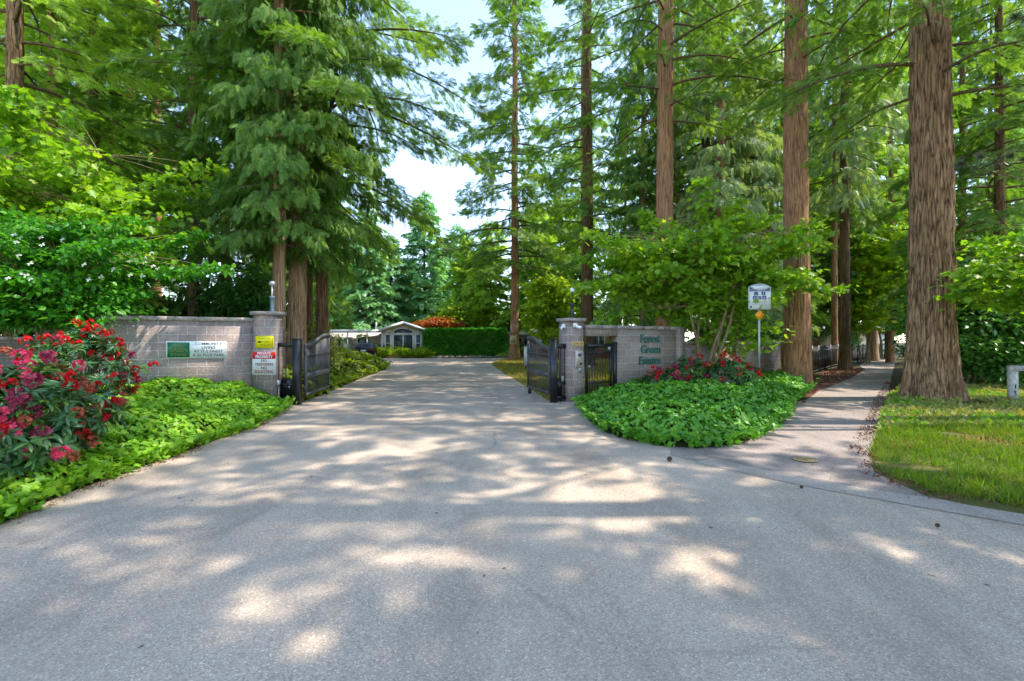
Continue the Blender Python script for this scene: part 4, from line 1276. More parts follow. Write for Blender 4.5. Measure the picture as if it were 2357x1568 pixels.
g = Geo(); g.prism([(-4.3, -0.1), (4.3, -0.1), (4.3, 2.6), (0, 3.7), (-4.3, 2.6)], 0, 10); g.build("walls", "pink_siding", s)
for sx in (-1, 1):
    g = Geo(); g.bar((sx * 4.7, 4.8, 2.56), (0, 4.8, 3.80), 10.8, 0.12); g.build("roof", "roof_grey", s)
    g = Geo(); g.bar((sx * 4.7, -0.62, 2.44), (0, -0.62, 3.66), 0.05, 0.22); g.build("bargeboard", "white", s)
g = Geo(); g.box((0, -0.06, 0.45), (8.64, 0.12, 0.9)); g.build("brick_base", "brick_red", s)
for x in (-3.4, -1.2, 1.2, 3.3):
    window(s, x, 1.75, 1.1, 1.2, y=-0.02, mull=1)
for x in (-2.35, 2.35):
    g = Geo(); g.box((x, -0.16, 1.25), (0.36, 0.2, 2.5)); g.build("brick_column", "brick_red", s)
s = thing("far_house", "cream gabled house behind the fence far along the path", "house", (PX(1935, 47), 46, 0), R(14))
g = Geo(); g.prism([(-2.6, -0.2), (2.6, -0.2), (2.6, 2.2), (0.9, 3.0), (-2.6, 2.2)], 0, 8); g.build("walls", "beige_siding", s)
g = Geo(); g.bar((-3.0, 3.9, 2.15), (0.9, 3.9, 3.08), 8.6, 0.12); g.build("roof", "roof_grey", s)
g = Geo(); g.bar((3.0, 3.9, 2.05), (0.9, 3.9, 3.08), 8.6, 0.12); g.build("roof", "roof_grey", s)
window(s, 0.6, 1.4, 1.1, 1.1, y=-0.01, mull=1)
s = thing("far_house", "white house with blue grey roof at the far end of the path", "house", (PX(1992, 56), 56, 0), R(10))
g = Geo(); g.prism([(-3.2, -0.2), (3.2, -0.2), (3.2, 2.2), (0.0, 3.2), (-3.2, 2.2)], 0, 8); g.build("walls", "white_siding", s)
g = Geo(); g.bar((-3.6, 3.9, 2.15), (0.0, 3.9, 3.28), 8.6, 0.12); g.build("roof", "roof_grey", s)
g = Geo(); g.bar((3.6, 3.9, 2.15), (0.0, 3.9, 3.28), 8.6, 0.12); g.build("roof", "roof_grey", s)
window(s, 0.0, 1.4, 1.3, 1.1, y=-0.01, mull=1)
s = thing("salmon_house", "salmon house with white gable trim just showing over the sign wall", "house", (PX(372, 34), 34, 0), R(8))
g = Geo(); g.prism([(-4, -0.1), (4, -0.1), (4, 2.8), (0, 4.3), (-4, 2.8)], 0, 9); g.build("walls", "pink_siding", s)
for sx in (-1, 1):
    g = Geo(); g.bar((sx * 4.4, 4.3, 2.75), (0, 4.3, 4.4), 9.6, 0.12); g.build("roof", "roof_grey", s)
    g = Geo(); g.bar((sx * 4.4, -0.52, 2.63), (0, -0.52, 4.26), 0.05, 0.2); g.build("bargeboard", "white", s)
window(s, 0, 1.7, 1.3, 1.1, y=-0.01, mull=1)

# ------------------------------------------------------------------ parked car seen from behind
CY = 43.8
s = thing("parked_car", "dark grey car parked by the carport, its rear to the drive", "car", (PX(836, CY), CY, 0), R(4))
prof = [(0, .36), (0.02, .62), (0.10, .86), (0.30, .93), (0.62, 1.36), (1.1, 1.45), (2.3, 1.42), (3.0, 1.0), (3.9, .86), (4.2, .6), (4.2, .3), (0.1, .28)]
nx = len(prof)
V = []
for side in (-1, 1):
    for inset in (0, 1):
        for (y, z) in prof:
            wz = 0.90 - (0.16 * max(0, (z - 0.9) / 0.55)) - (0.05 if z < 0.4 else 0)
            V.append((side * (wz - (0.0 if inset == 0 else 0.10)), y, z if inset == 0 else z + (0.03 if z > 0.9 else -0.02)))
A0, A1, B0, B1 = [np.arange(nx) + k * nx for k in range(4)]
P = []
for i in range(nx):
    j = (i + 1) % nx
    P += [(A0[i], A0[j], A1[j], A1[i]), (A1[i], A1[j], B1[j], B1[i]), (B1[i], B1[j], B0[j], B0[i])]
g = Geo(); g.add(V, [np.array(P), A0[None], B0[::-1][None]]); g.build("body", "car_paint", s)
g = Geo(); g.add([(-.62, .33, 1.0), (.62, .33, 1.0), (.54, .585, 1.345), (-.54, .585, 1.345)], [np.array([(0, 1, 2, 3)])]); g.build("rear_window", "glass", s)
for sx in (-1, 1):
    g = Geo(); g.add([(sx * .885, .75, 1.0), (sx * .885, 2.8, 1.0), (sx * .775, 2.25, 1.36), (sx * .775, .85, 1.36)], [np.array([(0, 1, 2, 3)])]); g.build("side_window", "glass", s)
    g = Geo(); g.box((sx * .70, 0.045, 0.80), (.34, .08, .14)); g.build("tail_light", "tail_red", s)
    for y in (0.85, 3.35):
        g = Geo(); g.cyl((sx * .72, y, .33), (sx * .92, y, .33), .33, n=20); wh = g.build("wheel", "rubber", s)
        g = Geo(); g.cyl((sx * .90, y, .33), (sx * .935, y, .33), .2, n=14); g.build("rim", "chrome", wh)
g = Geo(); g.box((0, -0.005, 0.72), (.5, .03, .16)); g.build("number_plate", "white", s)
g = Geo(); g.box((0, 0.0, 0.44), (1.7, .14, .2)); g.build("bumper", "rubber", s)

# ------------------------------------------------------------------ ivy beds
def bed(name, soilname, poly, edge, hmax, reach, dens, leaf, T, size, seed, low=0.05, bumps=0.12, hfun=None):
    """mound of soil with leaves all over; edge = the polyline where the bed is lowest"""
    poly = [tuple(p) for p in poly]
    def height(p):
        d = dline(edge, p)
        h = low + (hmax - low) * (1 - np.exp(-d / reach))
        if hfun is not None:
            h = h * hfun(p)
        return h + bumps * (vnoise(p[:, 0] * 1.7 + 50, p[:, 1] * 1.7 + 50, seed) - 0.5) * np.clip(d / 0.4, 0.15, 1) + 0.4 * bumps * (vnoise(p[:, 0] * 5 + 50, p[:, 1] * 5 + 50, seed + 1) - 0.5)
    P = np.array(poly)
    lo, hi = P.min(0) - 0.1, P.max(0) + 0.1
    nx, ny = int((hi[0] - lo[0]) / 0.11) + 2, int((hi[1] - lo[1]) / 0.11) + 2
    X, Y = np.meshgrid(np.linspace(lo[0], hi[0], nx), np.linspace(lo[1], hi[1], ny), indexing='ij')
    p = np.stack([X.ravel(), Y.ravel()], -1)
    z = np.where(inside(poly, p), np.maximum(height(p) - 0.07, 0.03), -0.12)
    i, j = np.meshgrid(np.arange(nx - 1), np.arange(ny - 1), indexing='ij')
    Q = np.stack([i * ny + j, (i + 1) * ny + j, (i + 1) * ny + j + 1, i * ny + j + 1], -1).reshape(-1, 4)
    keep = (z[Q] > -0.1).any(1)
    g = Geo(); g.add(np.column_stack([p, z]), [Q[keep]])
    tag(g.build(soilname, "bed_soil", smooth=True), kind='structure')
    area = (hi - lo).prod()
    q = pick(poly, area * dens, seed)
    rg = np.random.default_rng(seed + 9)
    # extra leaves spilling over the low edge
    e = np.array(edge)
    seg = np.linalg.norm(np.diff(e, axis=0), axis=1)
    k = int(seg.sum() * dens * 0.22)
    ii = rg.choice(len(seg), k, p=seg / seg.sum())
    spill = e[ii] + (e[ii + 1] - e[ii]) * rg.random((k, 1)) + rg.normal(0, 1, (k, 2)) * np.where(rg.random((k, 1)) < 0.3, 0.12, 0.05)
    q = np.concatenate([q, spill])
    h = height(q)
    ep = 0.05
    gx = (height(q + (ep, 0)) - h) / ep
    gy = (height(q + (0, ep)) - h) / ep
    nrm = norm(np.stack([-gx, -gy, np.ones(len(q))], -1))
    up = norm(nrm + rg.normal(0, 0.38, (len(q), 3)))
    d = norm(np.cross(up, rg.normal(0, 1, (len(q), 3))))
    d[:, 2] -= 0.25
    depth = rg.random(len(q)) ** 2
    L = np.column_stack([q, np.maximum(h - 0.14 * depth + 0.04 * rg.random(len(q)), 0.03)])
    pat = vnoise(q[:, 0] * 2.2 + 60, q[:, 1] * 2.2 + 60, seed + 5)
    tone = 0.45 * pat + 0.55 * rg.random(len(q))
    f = Geo()
    f.scatter(T[0], T[1], frames(d, up), L, size * rg.uniform(0.4, 1.45, len(q)), tone)
    o = f.build(name, leaf, tone=True)
    tag(o, kind='stuff')
    return o, height

LE = L_EDGE[1:-1]
o, h = bed("ivy", "bed_soil", LE + [(-6.0, 12.55), (-6.9, 12.62), (-9.55, 11.25), (-12.7, 12.8), (-13.5, 3.0), (-9, 1.0)], LE + [(-6.0, 12.5)], 0.66, 1.15, 840, "ivy_bright", IVY, 0.086, 11, low=0.10, bumps=0.30)
tag(o, "bright green ivy ground cover along the street below the sign wall", "ivy")
RE = [(2.95, 13.70), (2.3, 12.95)] + R_EDGE
wallp = [tuple((W0 + WD * t + Vector((0.06, -0.1, 0)))[:2]) for t in (9.6, 7.0, 4.0, 1.3)]
o, h = bed("ivy", "bed_soil", R_EDGE + wallp + [(2.95, 13.70), (2.3, 12.95)], RE, 0.42, 0.36, 860, "ivy_leaf", IVY, 0.088, 12, low=0.13, bumps=0.34)
tag(o, "green ivy bed heaped round the small maple and the information sign", "ivy")
# low lime ground cover inside the left gate
IE = [G(690, 925), G(762, 899), G(830, 868), G(886, 850), G(892, 843), G(872, 836)]
o, h = bed("ground_cover", "bed_soil", IE + [(-16, 37), (-14, 22), (-8.5, 14.6), (-6.2, 13.2)], IE, 0.75, 1.0, 90, "lime_cover", OVATE, 0.20, 13, low=0.15, bumps=0.45)
tag(o, "lime green ground cover edging the drive inside the gate", "ground cover")

# ------------------------------------------------------------------ grass, weeds, fallen needles
def blades(name, label, cat, poly, n, seed, leaf, T, s0, s1, upright=0.8, z=0.0, wx=1.0, patchy=0.0):
    rg = np.random.default_rng(seed)
    q = pick(poly, n, seed)
    if patchy:
        v = vnoise(q[:, 0] * 1.3 + 40, q[:, 1] * 1.3 + 40, seed)
        q = q[v > patchy]
    m = len(q)
    d = rg.normal(0, 1, (m, 3)); d[:, 2] = np.abs(d[:, 2]) + upright
    d = norm(d)
    up = norm(rg.normal(0, 1, (m, 3)) + (0, 0, 0.3))
    pat = vnoise(q[:, 0] * 1.6 + 30, q[:, 1] * 1.6 + 30, seed + 2)
    g = Geo()
    sc = rg.uniform(s0, s1, m) * (0.7 + 0.6 * pat)
    S = np.column_stack([sc * wx, sc, sc])
    g.scatter(T[0], T[1], frames(d, up), np.column_stack([q, np.full(m, z)]), S, 0.5 * pat + 0.5 * rg.random(m))
    return tag(g.build(name, leaf, tone=True), label, cat, kind='stuff')
GRASS = [G(2357, 1172), G(2240, 1152), G(2145, 1138), G(2092, 1116), G(2014, 1084), G(2003, 1052), G(2025, 985), G(2060, 965), (9.3, 10.4), (11.5, 9.5), (9, 1.6)]
blades("grass", "short bright green grass on the verge between path and street", "grass", GRASS, 80000, 21, "grass_blade", BLADE, 0.05, 0.18, 0.9, 0.0, 1.3, 0.30)
blades("dry_grass", "straw coloured dry grass among the green of the verge", "grass", GRASS, 30000, 29, "dry_grass", BLADE, 0.05, 0.13, 0.5, 0.0, 1.2, 0.5)
blades("fallen_needles", "brown needles and leaves lying in the verge grass", "needles", GRASS, 16000, 30, "litter_leaf", OVATE, 0.02, 0.06, 0.1, 0.02, 0.7, 0.4)
WEED = [G(2016, 1000), G(2030, 962), G(2046, 915), (15, 18.5), (24, 20), (17, 9), (10.5, 8.6), G(2100, 985)]
blades("pale_weeds", "pale yellowish low weeds round the foot of the big fir", "weeds", WEED, 60000, 22, "pale_weed", OVATE, 0.05, 0.14, 0.35, 0.03, 1.0, 0.28)
blades("low_weeds", "green leafy weeds round the foot of the big fir", "weeds", WEED, 40000, 27, "ivy_bright", IVY, 0.06, 0.13, 0.3, 0.03, 1.0, 0.42)
blades("lawn_grass", "yellowing grass of the lawn beyond the gate", "grass", LAWN, 60000, 23, "dry_grass", BLADE, 0.10, 0.22, 0.8, 0.0, 3.0, 0.3)
LIT2 = [G(1990, 1052), G(1950, 1050), G(1972, 1000), G(1998, 960), G(2015, 918), G(2040, 880), G(2056, 882), G(2060, 915), G(2048, 960), G(2035, 1000), G(2022, 1052), G(2030, 1084), G(2095, 1112), G(2150, 1134), G(2240, 1148), G(2357, 1165), G(2357, 1194), G(2230, 1170), G(2120, 1150), G(2060, 1124), G(1970, 1088)]
blades("fallen_needles", "reddish brown fallen needles along the edge of the path", "needles", LIT2, 60000, 24, "litter_leaf", OVATE, 0.02, 0.06, 0.05, 0.02, 0.6, 0.25)
PTH = [G(1560, 1052), G(1850, 1118), G(2104, 1164), G(2085, 1121), G(2012, 1088), G(2000, 1052), G(2016, 1000), G(2030, 960), G(2049, 880), (23, 31), (21, 31), G(1955, 872), G(1885, 900), G(1820, 960)]
blades("fallen_needles", "scattered brown needles and scales on the shaded path", "needles", PTH, 9000, 34, "litter_leaf", OVATE, 0.015, 0.04, 0.02, 0.013, 0.4, 0.35)
blades("fallen_leaves", "reddish brown dead leaves covering the bed by the fence", "leaves", LITTER, 14000, 25, "litter_leaf", OVATE, 0.05, 0.11, 0.05, 0.03, 0.9)
# needles drifted against the ivy edges on the asphalt
DR = [(x + 0.03, y) for x, y in LE[1:]] + [(x + 0.20, y - 0.02) for x, y in LE[1:]][::-1]
blades("fallen_needles", "thin drift of brown needles along the ivy by the street", "needles", DR, 9000, 26, "litter_leaf", OVATE, 0.015, 0.04, 0.02, 0.014, 0.5, 0.3)
DR2 = R_EDGE[1:] + [(x - 0.02 + 0.10 * (i > 5), y - 0.16) for i, (x, y) in enumerate(R_EDGE[1:])][::-1]
blades("fallen_needles", "thin drift of brown needles along the ivy bed below the sign", "needles", DR2, 16000, 28, "litter_leaf", OVATE, 0.015, 0.045, 0.02, 0.024, 0.5, 0.2)

# ------------------------------------------------------------------ rhododendrons
def truss(seed, petals, mat):
    rg = np.random.default_rng(seed)
    g = Geo()
    n = petals
    v = norm(rg.normal(0, 1, (n, 3)) + np.array((0, 0, 0.5)))
    rad = 0.055
    k = 5
    for q in v:
        a0 = rg.uniform(0, 6)
        up = q
        t1 = norm(np.cross(q, rg.normal(0, 1, 3)))
        t2 = np.cross(q, t1)
        aa = a0 + np.arange(k) / k * 2 * np.pi
        d = np.cos(aa)[:, None] * t1 + np.sin(aa)[:, None] * t2 + q * rg.uniform(0.25, 1.1)
        g.scatter(PETAL[0], PETAL[1], frames(norm(d), np.repeat(up[None], k, 0)), np.repeat((q * rad)[None], k, 0), rg.uniform(0.028, 0.048, k), rg.uniform(0, .5) + 0.5 * rg.random(k))
    o = g.build("flower_cluster", mat, tone=True)
    COL.objects.unlink(o)
    return o
TRUSS = {k: [truss(31 + i * 7 + j, n, m) for j in range(2)] for i, (k, n, m) in enumerate((("red", 16, "petal_red"), ("pink", 18, "petal_pink"), ("purple", 17, "petal_purple"), ("brown", 18, "petal_brown")))}
def rhodo(label, loc, rad, nros, nfl, seed, mixw, leafs=0.15, front=True):
    rg = np.random.default_rng(seed)
    root = thing("rhododendron", label, "shrub", loc)
    lv, st = Geo(), Geo()
    r = np.array(rad)
    spots = []
    for i in range(nros):
        v = norm(rg.normal(0, 1, 3))
        if v[2] < -0.55: v[2] = -v[2]
        lump = 1 + 0.16 * math.sin(v[0] * 7 + seed) * math.cos(v[2] * 6 + v[1] * 5)
        c = v * r * rg.uniform(0.72, 1.03) * lump
        c[2] = max(c[2] + r[2], 0.12)
        spots.append((c, v))
        ax = norm(v * 0.65 + np.array((0, 0, 0.6)) + rg.normal(0, 0.3, 3))
        t1 = norm(np.cross(ax, rg.normal(0, 1, 3))); t2 = np.cross(ax, t1)
        k = rg.integers(8, 13)
        aa = np.arange(k) * 2.39996 + rg.uniform(0, 6)
        el = rg.uniform(-0.35, 0.5, k)
        d = np.cos(aa)[:, None] * t1 + np.sin(aa)[:, None] * t2 + ax * el[:, None]
        young = rg.random() < 0.2
        tone = (0.75 if young else 0.18) + rg.uniform(-.15, .25) + 0.2 * rg.random(k)
        lv.scatter(RHODO[0], RHODO[1], frames(norm(d), np.repeat(ax[None], k, 0)), np.repeat(c[None], k, 0) + d * 0.015, leafs * rg.uniform(0.7, 1.25, k), tone)
        b = np.array((c[0] * 0.15, c[1] * 0.15, 0.0))
        m = np.array((c[0] * 0.55, c[1] * 0.55, c[2] * 0.6))
        t = np.linspace(0, 1, 5)[:, None]
        if i % 3 == 0:
            st.tube((1 - t) ** 2 * b + 2 * t * (1 - t) * m + t ** 2 * c, np.linspace(0.016, 0.005, 5), 4, False)
    lv.build("leaves", "rhodo_leaf", root, tone=True)
    st.build("stems", "stem_bark", root)
    tc = norm(np.array((-loc[0], -loc[1], 0.9)))
    cand = [s_ for s_ in spots if s_[1] @ tc > 0.05 and s_[1][2] > -0.5]
    rg.shuffle(cand)
    done = []
    for c, v in cand:
        p = c + v * (0.10 + 0.06 * (v[2] < 0.2)) + np.array((0, -0.02, 0.06))
        if any(np.linalg.norm(p - q) < 0.115 * leafs / 0.135 for q in done):
            continue
        done.append(p)
        kinds = list(mixw)
        k = kinds[rg.choice(len(kinds), p=np.array([mixw[x] for x in kinds]) / sum(mixw.values()))]
        o = TRUSS[k][rg.integers(0, 2)].copy()
        COL.objects.link(o)
        o.parent = root
        o.location = p
        o.rotation_euler = rg.uniform(-.5, .5, 3)
        o.scale = (rg.uniform(0.85, 1.35) * leafs / 0.15,) * 3
        if len(done) >= nfl:
            break
    return root
rhodo("large red flowering rhododendron with withered brown trusses by the street", (-6.15, 5.45, -0.05), (1.25, 1.3, 0.69), 760, 88, 5, {"red": 2.2, "pink": 1.3, "purple": 3.4, "brown": 3.2}, 0.135)
rhodo("dark crimson rhododendron behind the large one, against the block wall", (-8.25, 9.3, 0.25), (0.9, 0.7, 0.80), 230, 40, 6, {"red": 5, "purple": 2}, 0.14)
rhodo("small red rhododendron under the green wall lettering", (4.25, 13.5, 0.10), (0.62, 0.40, 0.36), 80, 15, 7, {"red": 1.5, "purple": 2, "brown": 1.5}, 0.15)
rhodo("rhododendron with few red blooms at the foot of the small maple", (6.05, 13.6, 0.2), (0.80, 0.5, 0.45), 120, 14, 8, {"red": 1.5, "brown": 2, "purple": 1}, 0.16)
rhodo("red rhododendron growing between the lettered wall and the maple stems", (5.1, 13.9, 0.15), (0.55, 0.45, 0.50), 75, 10, 9, {"red": 1.5, "purple": 2}, 0.15)

# ------------------------------------------------------------------ broadleaf shrubs and small trees
def leafy(name, label, cat, loc, stems, center, rad, ncl, nl, T, size, leaf, seed, bark="stem_bark", **kw):
    root = thing(name, label, cat, loc)
    f, w = broadleaf_geo(seed, stems, center, rad, ncl, nl, T, size, **kw)
    f.build("foliage", leaf, root, tone=True)
    w.build("stems", bark, root, smooth=True)
    return root
leafy("vine_maple", "bright green multi stemmed small maple rising from the ivy before the low wall", "tree", (5.9, 15.0, 0.1),
      [(-0.16, 0, 0), (-0.08, 0.1, 0), (0.02, -0.05, 0), (0.1, 0.06, 0), (0.2, 0.0, 0), (0.05, 0.16, 0), (1.2, 0.8, 0), (1.5, 1.0, 0)], (0.05, 0.55, 3.6), (3.4, 1.4, 2.15), 330, 50, MAPLE, 0.18, "maple_leaf", 41, flat=0.38, clr=0.44, leaders=22)
leafy("vine_maple", "loose green maple over the dogwood at the edge of the picture", "tree", (-12.4, 13.6, 0),
      [(-0.2, 0, 0), (0.1, 0.1, 0), (0.3, -0.1, 0)], (0.1, -0.5, 5.3), (3.2, 2.0, 1.9), 190, 55, MAPLE, 0.19, "maple_leaf", 42, flat=0.3, clr=0.5, leaders=16)
dw = leafy("dogwood", "green dogwood with scattered white blossoms hanging over the block wall", "tree", (-11.8, 12.7, -0.15),
      [(-0.2, 0, 0), (0.2, 0.1, 0), (0.0, 0.2, 0)], (0.0, -0.9, 3.25), (3.4, 1.9, 1.45), 330, 85, OVATE, 0.15, "dogwood_leaf", 43, flat=0.22, clr=0.46, leaders=18)
rg = np.random.default_rng(77)
v = norm(rg.normal(0, 1, (150, 3))); v[:, 2] = np.abs(v[:, 2]) * 0.9 - 0.15; v[:, 1] = -np.abs(v[:, 1])
c = np.array((0.0, -0.9, 3.3)) + v * np.array((3.4, 2.0, 1.5)) * rg.uniform(0.95, 1.15, (150, 1))
g = Geo()
for k in range(4):
    a = rg.uniform(0, 6, 150) * 0 + k * math.pi / 2 + rg.uniform(-.2, .2, 150)
    g.scatter(PETAL[0], PETAL[1], frames(np.stack([np.cos(a), np.sin(a) * 0.55, np.sin(a) * 0.83], -1), np.tile((0, -0.83, 0.55), (150, 1))), c, rg.uniform(0.05, 0.075, 150), rg.random(150))
tag(g.build("blossoms", "petal_white", dw, tone=True), kind='stuff')
leafy("vine_maple", "maple whose bright bough reaches across the trunk of the big fir", "tree", (15.4, 12.6, 0),
      [(0, 0, 0), (0.2, 0.2, 0)], (-1.0, -0.4, 3.2), (3.1, 1.2, 1.7), 110, 55, MAPLE, 0.17, "maple_leaf", 44, flat=0.22, clr=0.5)
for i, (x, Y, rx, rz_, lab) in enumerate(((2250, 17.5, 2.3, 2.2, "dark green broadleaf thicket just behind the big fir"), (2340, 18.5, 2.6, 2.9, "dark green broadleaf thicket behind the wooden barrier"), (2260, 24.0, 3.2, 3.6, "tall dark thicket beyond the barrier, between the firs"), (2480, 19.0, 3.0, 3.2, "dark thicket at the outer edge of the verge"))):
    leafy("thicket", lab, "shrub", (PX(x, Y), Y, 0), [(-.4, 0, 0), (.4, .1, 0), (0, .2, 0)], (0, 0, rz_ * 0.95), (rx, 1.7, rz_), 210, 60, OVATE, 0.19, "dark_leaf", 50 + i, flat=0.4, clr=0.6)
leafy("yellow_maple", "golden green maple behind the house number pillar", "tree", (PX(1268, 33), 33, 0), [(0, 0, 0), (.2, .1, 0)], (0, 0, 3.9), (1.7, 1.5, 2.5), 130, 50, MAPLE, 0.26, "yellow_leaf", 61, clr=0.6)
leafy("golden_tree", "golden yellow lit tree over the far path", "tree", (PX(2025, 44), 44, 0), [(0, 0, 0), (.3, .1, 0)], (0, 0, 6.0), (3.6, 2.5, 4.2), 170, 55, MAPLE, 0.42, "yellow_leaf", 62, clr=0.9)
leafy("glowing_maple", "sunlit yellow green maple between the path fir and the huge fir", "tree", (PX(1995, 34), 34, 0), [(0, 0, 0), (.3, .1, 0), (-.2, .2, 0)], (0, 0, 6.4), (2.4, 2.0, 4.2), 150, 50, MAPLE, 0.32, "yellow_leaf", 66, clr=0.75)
leafy("lime_tree", "lime green young tree above the hedge", "tree", (PX(1070, 51), 51, 0), [(0, 0, 0), (.3, .1, 0)], (0, 0, 3.6), (3.3, 2.0, 2.3), 150, 50, MAPLE, 0.34, "yellow_leaf", 63, clr=0.8)
leafy("japanese_maple", "orange red maple between the gabled house and the hedge", "tree", (PX(1012, 49), 49, 0), [(0, 0, 0), (.3, .1, 0)], (0, 0, 3.0), (2.0, 1.2, 1.0), 90, 55, MAPLE, 0.24, "orange_leaf", 64, flat=0.3, clr=0.6)
for i, (x, lab) in enumerate(((884, "yellow green round shrub below the meter of the gabled house"), (934, "yellow green round shrub below the middle windows of the gabled house"), (975, "yellow green shrub at the corner of the gabled house by the hedge"))):
    leafy("front_shrub", lab, "shrub", (PX(x, 45.9), 45.7, 0), [(0, 0, 0), (.1, .1, 0)], (0, 0, 0.55), (0.85, 0.6, 0.5), 40, 45, OVATE, 0.18, "yellow_leaf", 70 + i, clr=0.35)
leafy("flowering_shrub", "pale blossoming shrub behind the open gate leaf", "shrub", (-8.9, 20.5, 0), [(0, 0, 0), (.2, .1, 0)], (0.2, 0, 1.25), (1.5, 1.1, 1.1), 110, 45, OVATE, 0.15, "pale_weed", 75, clr=0.4)
leafy("round_shrub", "dense green shrub between the cedar trunks and the drive", "shrub", (-9.9, 17.6, 0), [(0, 0, 0), (.2, .1, 0)], (0, 0, 0.95), (1.5, 1.0, 0.95), 100, 55, OVATE, 0.14, "dark_leaf", 76, clr=0.4)
leafy("round_shrub", "lime shrub behind the fire hydrant", "shrub", (PX(772, 43), 43, 0), [(0, 0, 0), (.2, .1, 0)], (0, 0, 0.5), (1.8, 1.0, 0.5), 90, 45, OVATE, 0.26, "yellow_leaf", 77, clr=0.5)
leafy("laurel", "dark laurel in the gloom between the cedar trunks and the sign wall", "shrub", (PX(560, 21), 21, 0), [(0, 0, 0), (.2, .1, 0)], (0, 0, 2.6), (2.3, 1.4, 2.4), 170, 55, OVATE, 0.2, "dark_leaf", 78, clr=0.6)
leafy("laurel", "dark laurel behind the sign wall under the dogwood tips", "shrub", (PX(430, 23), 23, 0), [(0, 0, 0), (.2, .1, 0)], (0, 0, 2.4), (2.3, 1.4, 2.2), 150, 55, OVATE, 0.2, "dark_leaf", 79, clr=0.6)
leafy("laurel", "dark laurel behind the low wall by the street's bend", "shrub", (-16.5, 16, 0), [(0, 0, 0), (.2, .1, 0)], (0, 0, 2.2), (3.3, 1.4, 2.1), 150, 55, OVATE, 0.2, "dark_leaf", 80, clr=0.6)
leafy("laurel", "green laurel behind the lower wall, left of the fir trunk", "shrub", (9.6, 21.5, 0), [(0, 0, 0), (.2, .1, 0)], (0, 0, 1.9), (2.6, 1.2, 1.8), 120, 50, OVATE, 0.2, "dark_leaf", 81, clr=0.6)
# clipped hedge
s = thing("hedge", "dense clipped dark green hedge behind the low stone edging", "hedge", (PX(1070, 46.6), 47.2, 0))
rg = np.random.default_rng(90)
n = 16000
w_, d_, h_ = 3.9, 0.8, 2.62
p = rg.uniform(-1, 1, (n, 3))
f = rg.integers(0, 4, n)
p[f == 0, 1] = -1; p[f == 1, 2] = 1; p[f == 2, 1] = -1; p[f == 3, 0] = np.sign(p[f == 3, 0])
lump = 1 + 0.42 * (vnoise(p[:, 0] * 7 + 20, p[:, 2] * 4 + 20, 3) - 0.5) + rg.normal(0, 0.03, n)
pos = np.column_stack([p[:, 0] * w_ * (0.985 + 0.03 * rg.random(n)), p[:, 1] * d_ * lump, (p[:, 2] * 0.5 + 0.5) * h_ * (0.96 + 0.05 * rg.random(n) + 0.07 * vnoise(p[:, 0] * 10 + 20, p[:, 1] * 2 + 20, 5))])
dv = norm(np.column_stack([p[:, 0] * .3, p[:, 1], np.full(n, 0.6)]) + rg.normal(0, 0.5, (n, 3)))
g = Geo(); g.scatter(OVATE[0], OVATE[1], frames(dv, rg.normal(0, 1, (n, 3))), pos, rg.uniform(0.12, 0.26, n), rg.random(n) * 0.6 + 0.4 * vnoise(p[:, 0] * 9 + 20, p[:, 2] * 5 + 20, 8))
g.build("foliage", "hedge_leaf", s, tone=True)
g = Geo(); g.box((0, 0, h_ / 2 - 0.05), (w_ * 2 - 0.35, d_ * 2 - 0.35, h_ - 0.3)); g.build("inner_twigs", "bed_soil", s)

# ------------------------------------------------------------------ conifers one can tell apart
EMPTY = Geo()
def fir(label, x, Y, dia, H, z0, Lm, n, seed, bark="bark_fir", leaf="fir_leaf", kind='fir', T=None, s=0.5, dens=16, amp=0.0, nseg=16, nring=30, top=None, name="fir_tree", group=None, loc=None, **kw):
    T = T or (FIR if kind == 'fir' else CEDAR)
    loc = loc or (PX(x, Y), Y, 0)
    cr = conifer_geo(seed, H, z0, Lm, n, kind, T, s, dens, top=top, **kw)
    return make_tree(name, label, loc, H, dia / 2, bark, cr, leaf, group, nseg=nseg, nring=nring, amp=amp, seed=seed, flare=0.42)
# big firs by the path
root = make_tree("fir_tree", "huge old fir with deeply furrowed bark between path and verge", (PX(2141, 13.6), 13.6, 0), 33, 0.57, "bark_fir",
    conifer_geo(101, 33, 8.3, 5.4, 84, 'fir', FIR, 0.40, 28,  droop=0.42, lo=0.75), "fir_leaf", flare=0.55, nseg=160, nring=320, amp=0.06, seed=101, rt=0.27, ridges=44)
make_tree("fir_tree", "straight reddish fir trunk rising at the end of the lower wall", (PX(1829, 17.5), 17.4, 0), 30, 0.455, "bark_red",
    conifer_geo(102, 30, 11.0, 5.0, 66, 'fir', FIR, 0.42, 24,  droop=0.4, lo=0.75), "fir_leaf", flare=0.22, nseg=90, nring=200, amp=0.035, seed=102, rt=0.29, ridges=40)
make_tree("fir_tree", "straight bare reddish trunk standing up behind the small maple", (PX(1531, 19.5), 19.5, 0), 28, 0.36, "bark_red",
    conifer_geo(103, 28, 10.5, 5.2, 58, 'fir', FIR, 0.42, 22,  droop=0.35, lo=0.8), "fir_leaf", flare=0.25, nseg=70, nring=160, amp=0.025, seed=103, rt=0.27, ridges=36)
make_tree("fir_tree", "tall dark trunked fir seen through the walk gate", (PX(1352, 31), 31, 0), 36, 0.43, "bark_dark",
    conifer_geo(104, 36, 8.0, 6.0, 92, 'fir', FIR, 0.52, 22, top=28, droop=0.34, lo=0.7), "fir_leaf", flare=0.5, nseg=40, nring=80, amp=0.02, seed=104, rt=0.2)
